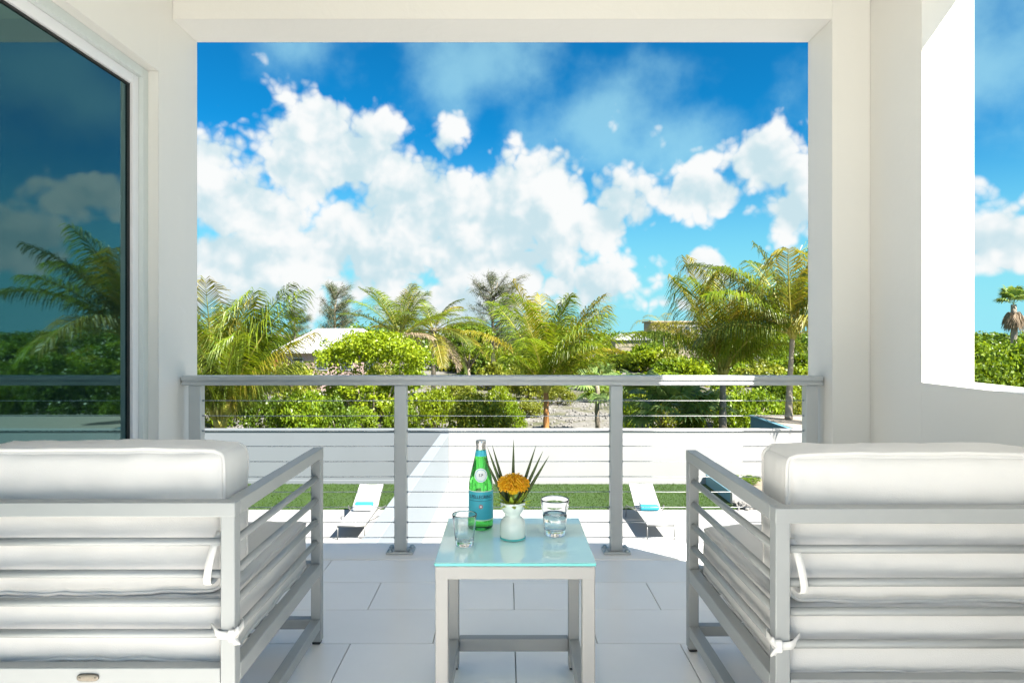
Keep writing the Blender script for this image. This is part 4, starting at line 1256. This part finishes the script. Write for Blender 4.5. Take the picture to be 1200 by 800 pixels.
def leafy_tree(px, d, wpx, top, bot, label, mat, seed, nleaf=15000, ls=0.16, group=None, name='broadleaf_tree', nl=22):
    """trunk, limbs and a crown of many sprays"""
    rng = np.random.default_rng(seed); rnd_ = random.Random(seed)
    W = wpx * d / FPX / 2; bz = G - 0.25; H = hz(top, d) - bz; zb = hz(bot, d) - bz
    t = thing(name, label, 'tree', (bx(px, d), d, bz), 0, group)
    zc = (H + zb) / 2; hh = (H - zb) / 2
    lobes = []
    for i in range(nl):
        a = i * 2.39996; r = math.sqrt((i + .5) / nl) * .78
        q = rng.uniform(.24, .36) * W
        top_z = zc + hh * math.sqrt(max(0, 1 - r * r)) * .72
        lobes.append(((r * W * math.cos(a), r * W * math.sin(a) * .85, top_z - rng.uniform(0, .25) * hh), (q, q, q * .8)))
    for i in range(16):
        a = i * .628 + rng.uniform(0, .4); r = rng.uniform(.45, .78)
        lobes.append(((r * W * math.cos(a), r * W * math.sin(a) * .85, zc - hh * rng.uniform(.1, .75)), (.28 * W, .28 * W, .22 * W)))
    sprays = []
    for c, q in lobes:
        for k in range(14):
            dd = rng.normal(0, 1, 3); dd /= np.linalg.norm(dd); dd[2] = dd[2] * .4 + abs(dd[2]) * .6
            s = rng.uniform(.06, .12) * W
            sprays.append((tuple(np.array(c) + dd * np.array(q) * rng.uniform(.75, 1.05)), (s, s, s * .8)))
    P1, N1 = crown_points(rng, int(nleaf * .35), lobes, .55)
    P2, N2 = crown_points(rng, int(nleaf * .65), sprays, .3)
    P = np.vstack([P1, P2]); Nn = np.vstack([N1, N2]); Nn[:, 2] += .4
    V, F = leaf_quads(P, Nn, ls, rng, .6)
    link('crown', np_mesh('crown', V, F), mat, t)
    MB().tube([(0, 0, 0), (.05, 0, zb * .5), (0, 0, zb)], [.17, .13, .11], 9).build('trunk', 'bark', t)
    for i in range(9):
        a = i * .7 + rnd_.uniform(0, .4); r = W * rnd_.uniform(.4, .75)
        MB().tube([(0, 0, zb * rnd_.uniform(.75, 1)), (r * .5 * math.cos(a), r * .5 * math.sin(a), zb + .25 * hh), (r * math.cos(a), r * math.sin(a), zc)], [.075, .05, .02], 6).build('limb', 'bark', t)
    return t

# ------------------------------------------------------------------ coconut palms
palm(258, 26.5, 497, 'bushy low coconut palm rising straight behind the shade-tinted boundary wall', 30, 5.9, 101, tr=0.18, mats=('palm', 'palm', 'palm_dark'), els=(0.80, 1.54), hang=1.0, leafl=0.80, droop=0.80, yellow=.22, npair=80)
palm(640, 27.0, 455, 'coconut palm with reddish ringed stem, beside the limestone rubble', 22, 4.7, 102, tr=0.13, mats=('palm', 'palm'), els=(0.65, 1.52), hang=0.8, droop=0.85, leafl=.75, trunkmat='bark_red', yellow=.25, npair=72)
palm(847, 27.5, 437, 'coconut palm with pale grey trunk and arching crown, beside the flat roofed annex', 19, 5.2, 103, tr=0.16, mats=('palm', 'palm'), els=(0.75, 1.52), hang=1.2, droop=0.95, yellow=.22, npair=80, leafl=.85)
palm(929, 23.9, 392, 'taller coconut palm with slim trunk growing on the flat roofed annex', 20, 4.5, 104, tr=0.105, lean=0.15, mats=('palm', 'palm_dark'), els=(0.30, 1.54), hang=1.0, droop=1.2, leafl=.75, yellow=.18, npair=70, basez=-2.03)
palm(470, 44.0, 394, 'upright coconut palm behind the lime green tree', 20, 4.6, 105, tr=0.17, mats=('palm_dark', 'palm'), els=(0.0, 1.50), hang=0.45, droop=0.75, yellow=.15, npair=60, dead=2)
palm(508, 48.0, 388, 'ragged coconut palm with drooping yellow fronds beside the upright palm', 20, 4.6, 106, tr=0.17, mats=('palm_dark', 'palm'), els=(-0.7, 1.3), hang=0.6, droop=1.3, yellow=.45, npair=60, dead=3)
palm(778, 88.0, 384, 'far yellowing palm in front of the cream villa', 14, 5.0, 108, tr=0.2, mats=('palm_yellow',), els=(-0.6, 1.2), hang=0.6, droop=1.6, yellow=.7, npair=24)
fan_palm(1188, 50.0, 357, 'withered fan palm with a skirt of dead fronds, beyond the side window', 34, 1.6, 111, dead=16, tr=0.22)
fan_palm(700, 33.0, 452, 'silvery fan palm with slim trunk at the edge of the rubble', 18, 1.5, 112, tr=0.12)
fan_palm(790, 27.5, 488, 'low clump of green fan leaves beside the pale palm trunk', 26, 1.9, 113, trunk=False, els=(0.0, 1.3))
fan_palm(752, 29.0, 470, 'tall fan clump leaning over the low fan leaves', 18, 1.7, 114, trunk=True, tr=.08)
fan_palm(826, 28.5, 490, 'small fan clump against the white wall cap near the pale trunk', 18, 1.5, 115, trunk=False, els=(0.0, 1.3))

# ------------------------------------------------------------------ trees
leafy_tree(436, 36.0, 140, 384, 494, 'rounded lime green tree in front of the white roofed house', 'lime', 201, 20000, .17)
leafy_tree(549, 52.0, 62, 375, 425, 'small bright green domed tree beside the ragged palm', 'green', 202, 9000, .2)
casuarina(392, 72.0, 54, 334, 392, 'wispy casuarina rising behind the white roof', 301)
casuarina(577, 66.0, 84, 322, 400, 'broad wispy casuarina behind the domed green tree', 302, 1.4)
casuarina(345, 85.0, 40, 362, 395, 'short casuarina at the far end of the white roof', 303, .7)

# ------------------------------------------------------------------ shrubs that stand out
GS = 'shrubs close behind the boundary wall'
near = [
    (300, 33, 90, 446, 'b0', 'dark', 'dark green shrub under the bushy low palm'),
    (345, 29.5, 95, 452, 'b1', 'green', 'glossy green shrub between the bushy palm and the lime tree'),
    (393, 30.5, 70, 462, 'b2', 'dark', 'dark green shrub under the lime tree, palm side'),
    (470, 31.5, 66, 462, 'b3', 'green', 'green shrub under the lime tree, away from the bushy palm'),
    (508, 35, 60, 448, 'b4', 'lime', 'small lime green shrub beside the sandy gap'),
    (560, 29, 108, 449, 'b0', 'olive', 'large mottled olive shrub beside the red stemmed palm'),
    (600, 33, 50, 468, 'b2', 'green', 'low green shrub between the olive shrub and the red stemmed palm'),
    (345, 47, 70, 414, 'b3', 'olive', 'olive shrub below the wall of the white roofed house'),
    (880, 30, 96, 448, 'b1', 'green', 'round green shrub between the two palm trunks'),
    (935, 33, 54, 462, 'b4', 'olive', 'olive shrub behind the flat roofed annex'),
    (778, 35, 84, 446, 'b2', 'olive', 'yellowish olive shrub behind the low fan leaves'),
    (738, 33, 40, 462, 'b3', 'green', 'green shrub behind the tall fan clump'),
    (810, 30, 60, 472, 'b0', 'green', 'low green shrub at the foot of the pale trunk'),
    (420, 33, 60, 470, 'b4', 'green', 'green shrub around the trunk of the lime tree'),
    (370, 34, 80, 450, 'b0', 'green', 'broad green shrub behind the glossy one, beside the lime tree'),
    (450, 40, 90, 452, 'b1', 'dark', 'dark shrub filling the space behind the lime tree trunk'),
    (535, 40, 60, 440, 'b3', 'olive', 'olive shrub behind the small lime green one'),
    (585, 37, 60, 446, 'b1', 'lime', 'lime green shrub behind the large olive one'),
    (845, 36, 80, 448, 'b3', 'olive', 'olive shrub behind the pale palm trunk'),
    (900, 37, 90, 440, 'b2', 'dark', 'dark shrub between and behind the two palm trunks'),
    (960, 29, 60, 458, 'b0', 'green', 'green shrub beside the annex roof'),
    (655, 47, 52, 449, 'b1', 'olive', 'low olive shrub at the far edge of the rubble, beside the red stemmed palm'),
    (702, 49, 60, 447, 'b2', 'green', 'low green shrub at the far edge of the rubble, behind the silvery fan palm'),
    (622, 40, 40, 464, 'b4', 'olive', 'small olive shrub at the near edge of the rubble'),
    (755, 45, 70, 440, 'b0', 'lime', 'lime green shrub behind the tall fan clump'),
    (250, 36, 100, 425, 'b2', 'green', 'broad green shrub behind the bushy low palm'),
    (620, 50, 70, 418, 'b4', 'olive', 'olive thicket behind the red stemmed palm'),
]
for (px, d, w_, top, key, mat, lab) in near:
    shrub(px, d, w_, top, key, mat, lab, GS, 'shrub')
# scrub farther off: look-alikes
rs = random.Random(77)
SC = {'green': ('green shrub in the scrub beyond the rubble', 'green scrub bushes'),
      'olive': ('olive yellow shrub in the scrub beyond the rubble', 'olive scrub bushes'),
      'dark': ('dark green shrub in the scrub beyond the rubble', 'dark scrub bushes'),
      'lime': ('lime green shrub in the scrub beyond the rubble', 'lime scrub bushes')}
for i in range(120):
    d = rs.uniform(46, 92); px = rs.uniform(225, 1270) 
    if 560 > px > 300 and d < 70 and rs.random() < .6: continue
    mat = rs.choice(['green', 'olive', 'olive', 'dark', 'lime', 'green'])
    top = {0: 0}.get(0) or (402 + (92 - d) * 0.75 + rs.uniform(-9, 8))
    shrub(px, d, rs.uniform(45, 95), top, rs.choice(['f0', 'f1', 'f2']), mat, SC[mat][0], SC[mat][1], 'shrub', stem=False)
for i in range(26):       # thicket to the right, seen through the side window and in the door glass
    d = rs.uniform(28, 50); px = rs.uniform(985, 1300)
    mat = rs.choice(['green', 'dark', 'dark', 'green'])
    lab = {'green': 'green shrub in the thicket beyond the side window', 'dark': 'dark shrub in the thicket beyond the side window'}[mat]
    shrub(px, d, rs.uniform(60, 120), rs.uniform(384, 440) if d > 36 else rs.uniform(420, 455), rs.choice(['b0', 'b1', 'b3']), mat, lab, mat + ' thicket by the window side', 'shrub', stem=False)

shrub(1186, 45, 110, 387, 'b4', 'green', 'broad green shrub hiding the trunk of the withered fan palm', 'shrubs beyond the side window', 'shrub')

for i in range(16):       # more scrub behind the shade-tinted wall, beside the bushy palm
    d = rs.uniform(30, 60); px = rs.uniform(40, 215)
    mat = rs.choice(['green', 'olive'])
    lab = {'green': 'green shrub in the scrub on the door side of the bushy palm', 'olive': 'olive shrub in the scrub on the door side of the bushy palm'}[mat]
    shrub(px, d, rs.uniform(60, 110), rs.uniform(405, 435), rs.choice(['b0', 'b1', 'b3']), mat, lab, mat + ' scrub beside the bushy palm', 'shrub', stem=False)

# far woodland that reads as one mass
rng = np.random.default_rng(17)
allV = []
for i in range(150):
    d = rng.uniform(95, 190); px = rng.uniform(80, 1400)
    W = rng.uniform(22, 50) * d / FPX / 2 * 1.2
    top = 396 - rng.uniform(0, 15) * (0.5 + 0.5 * math.sin(px * .03 + 1)) - 4
    H = hz(top, d) - (G - .25); x = bx(px, d)
    n = 750
    lob = []
    for k in range(9):
        a = rng.uniform(0, 2 * PI); r = rng.random() ** .5 * .8
        lob.append(((x + r * W * math.cos(a), d + r * W * math.sin(a), G + H * rng.uniform(.45, .85)), (W * .4, W * .4, H * .22)))
    lob.append(((x, d, G + H * .4), (W, W, H * .45)))
    P, Nn = crown_points(rng, n, lob, .6)
    Nn[:, 2] += .4
    V, _ = leaf_quads(P, Nn, .55, rng, .7); allV.append(V)
V = np.vstack(allV)
tag(link('far_woodland', np_mesh('far_woodland', V, np.arange(len(V)).reshape(-1, 4)), 'dark'), 'dark green distant woodland along the horizon', 'trees', kind='stuff')

# low ground cover between the shrubs
gx = []
rng = np.random.default_rng(23)
nc = 900
cd = 24 + 66 * rng.random(nc) ** 1.3; cp = rng.uniform(60, 1300, nc)
cx = bx(cp, cd)
sand = (cp > 615) & (cp < 730) & (cd > 31) & (cd < 50)
sand |= (cp > 500) & (cp < 530) & (cd > 26) & (cd < 45)
clear = (cx > 8.5) & (cd < 28)
cx, cd = cx[~(sand | clear)], cd[~(sand | clear)]
Pm = []; Nm = []
for x, y in zip(cx, cd):
    m = 42; r = rng.uniform(.3, .8)
    p = rng.normal(0, .4, (m, 3)) * r; p[:, 2] = np.abs(p[:, 2]) * .7
    Pm.append(p + np.array([x, y, G - .25])); Nm.append(p + np.array([0, 0, .3]))
P = np.vstack(Pm); Nn = np.vstack(Nm)
V, F = leaf_quads(P, Nn, .15, rng, .5)
tag(link('ground_cover', np_mesh('ground_cover', V, F), 'olive'), 'low olive ground cover scattered over the sandy ground', 'plants', kind='stuff')

# planter plant
pp = thing('planter_shrub', 'dark leafy plant growing in the low planter', 'plant', (7.3, 20.6, G + 0.16))
me = SHRUB['f1'].copy(); me.materials.append(M['dark']); f = link('foliage', me, None, pp); f.scale = (.75, .5, .32)

# ------------------------------------------------------------------ flat roofed annex behind the wall
an_ = thing('annex', 'low flat roofed annex with painted-in blue shade and beige top behind the white boundary wall', 'building', (9.42, FY + 0.26, G - 0.25))
MB().box((0, 0, 0), (9, 3.7, 1.90)).build('wall_face', 'blue_painted_shade', an_)  # shade of the side facing the yard, painted as blue
MB().bbox((-0.05, 0.0, 1.9005), (9, 3.75, 1.97), 0.008).build('roof_edge', 'blue_painted_shade', an_)
MB().box((0.10, 0.12, 1.9708), (8.9, 3.6, 1.985)).build('roof_top', 'sandtop', an_)

# ------------------------------------------------------------------ white roofed house
hd = 58.0
hX0, hX1 = bx(318, hd), bx(452, hd)
he, hr_ = hz(412, hd), hz(385, hd + 4)
bzz = G - .25
ho = thing('white_roofed_house', 'pink walled house with white metal hip roof behind the lime tree', 'house', ((hX0 + hX1) / 2, hd, bzz))
hw_ = (hX1 - hX0) / 2; dp = 8.0
MB().box((-hw_ + .5, .5, 0), (hw_ - .5, dp - .5, he - bzz - .02)).build('wall_face', 'house_wall', ho)
rz0, rz1 = he - bzz, hr_ - bzz
in_ = 2.9
rf = MB().add([(-hw_, 0, rz0), (hw_, 0, rz0), (hw_, dp, rz0), (-hw_, dp, rz0), (-hw_ + in_, dp / 2, rz1), (hw_ - in_, dp / 2, rz1),
               (-hw_, 0, rz0 - .16), (hw_, 0, rz0 - .16), (hw_, dp, rz0 - .16), (-hw_, dp, rz0 - .16)],
              [(0, 1, 5, 4), (2, 3, 4, 5), (3, 0, 4), (1, 2, 5), (6, 7, 1, 0), (7, 8, 2, 1), (8, 9, 3, 2), (9, 6, 0, 3), (9, 8, 7, 6)]).build('roof', 'roof', ho)
for k in range(1, 24):
    x = -hw_ + 2 * hw_ * k / 24
    e = min(1, min(x + hw_, hw_ - x) / in_)
    MB().tube([(x, .0, rz0 + .02), (x, dp / 2 * e, rz0 + (rz1 - rz0) * e + .02)], .03, 4).build('roof_seam', 'roof', rf)
# cross gable
gx_ = -hw_ + 4.6
MB().add([(gx_ - 1.2, .6, rz0 + .25), (gx_ + 1.2, .6, rz0 + .25), (gx_, .6, rz0 + 1.05), (gx_, 3.2, rz0 + 1.05), (gx_ - 1.2, 2.0, rz0 + .5), (gx_ + 1.2, 2.0, rz0 + .5)],
         [(0, 1, 2), (0, 2, 3, 4), (2, 1, 5, 3)]).build('dormer', 'roof', ho)
for k in range(4):
    x = -hw_ + 1.6 + k * 2.2
    wn = MB().box((x, .42, rz0 - 1.7), (x + 1.1, .498, rz0 - .55)).build('window', 'roof', ho)
    MB().box((x + .08, .405, rz0 - 1.62), (x + 1.02, .419, rz0 - .63)).build('pane', 'window_dark', wn)
MB().box((-hw_ + .1, .25, 0), (-hw_ + .45, .6, rz0 - .18)).build('post', 'wood_red', ho)

# far cream villa
vd = 135.0
vl = thing('cream_villa', 'far cream villa with rows of dark windows on the horizon', 'house', (bx(796, vd), vd, bzz))
vw = 32 * vd / FPX; vz = hz(378, vd) - bzz
MB().box((-vw, 0, 0), (vw, 8, vz)).build('wall_face', 'house_cream', vl)
MB().bbox((-vw - .4, -.4, vz + .002), (vw + .4, 8.4, vz + .35), .05, 1).build('roof', 'house_cream', vl)
for r_i in range(2):
    for k in range(7):
        x = -vw + .8 + k * (2 * vw - 1.6) / 6.4
        z = vz - 2.3 - r_i * 3.0
        wn = MB().box((x - .12, -.1, z - .12), (x + 1.12, -.002, z + 1.72)).build('window', 'roof', vl)
        MB().box((x, -.125, z), (x + 1, -.101, z + 1.6)).build('pane', 'window_dark', wn)
sr = thing('white_roof_cottage', 'small far white roof showing above the scrub beside the cream villa', 'house', (bx(741, 90), 90, bzz))
cz_ = hz(391, 90) - bzz
MB().box((-2.3, 0, 0), (2.3, 4, cz_ - .9)).build('wall_face', 'house_cream', sr)
MB().add([(-2.7, -.3, cz_ - .88), (2.7, -.3, cz_ - .88), (2.7, 4.3, cz_ - .88), (-2.7, 4.3, cz_ - .88), (-1.2, 2, cz_), (1.2, 2, cz_)],
         [(0, 1, 5, 4), (2, 3, 4, 5), (3, 0, 4), (1, 2, 5), (3, 2, 1, 0)]).build('roof', 'roof', sr)
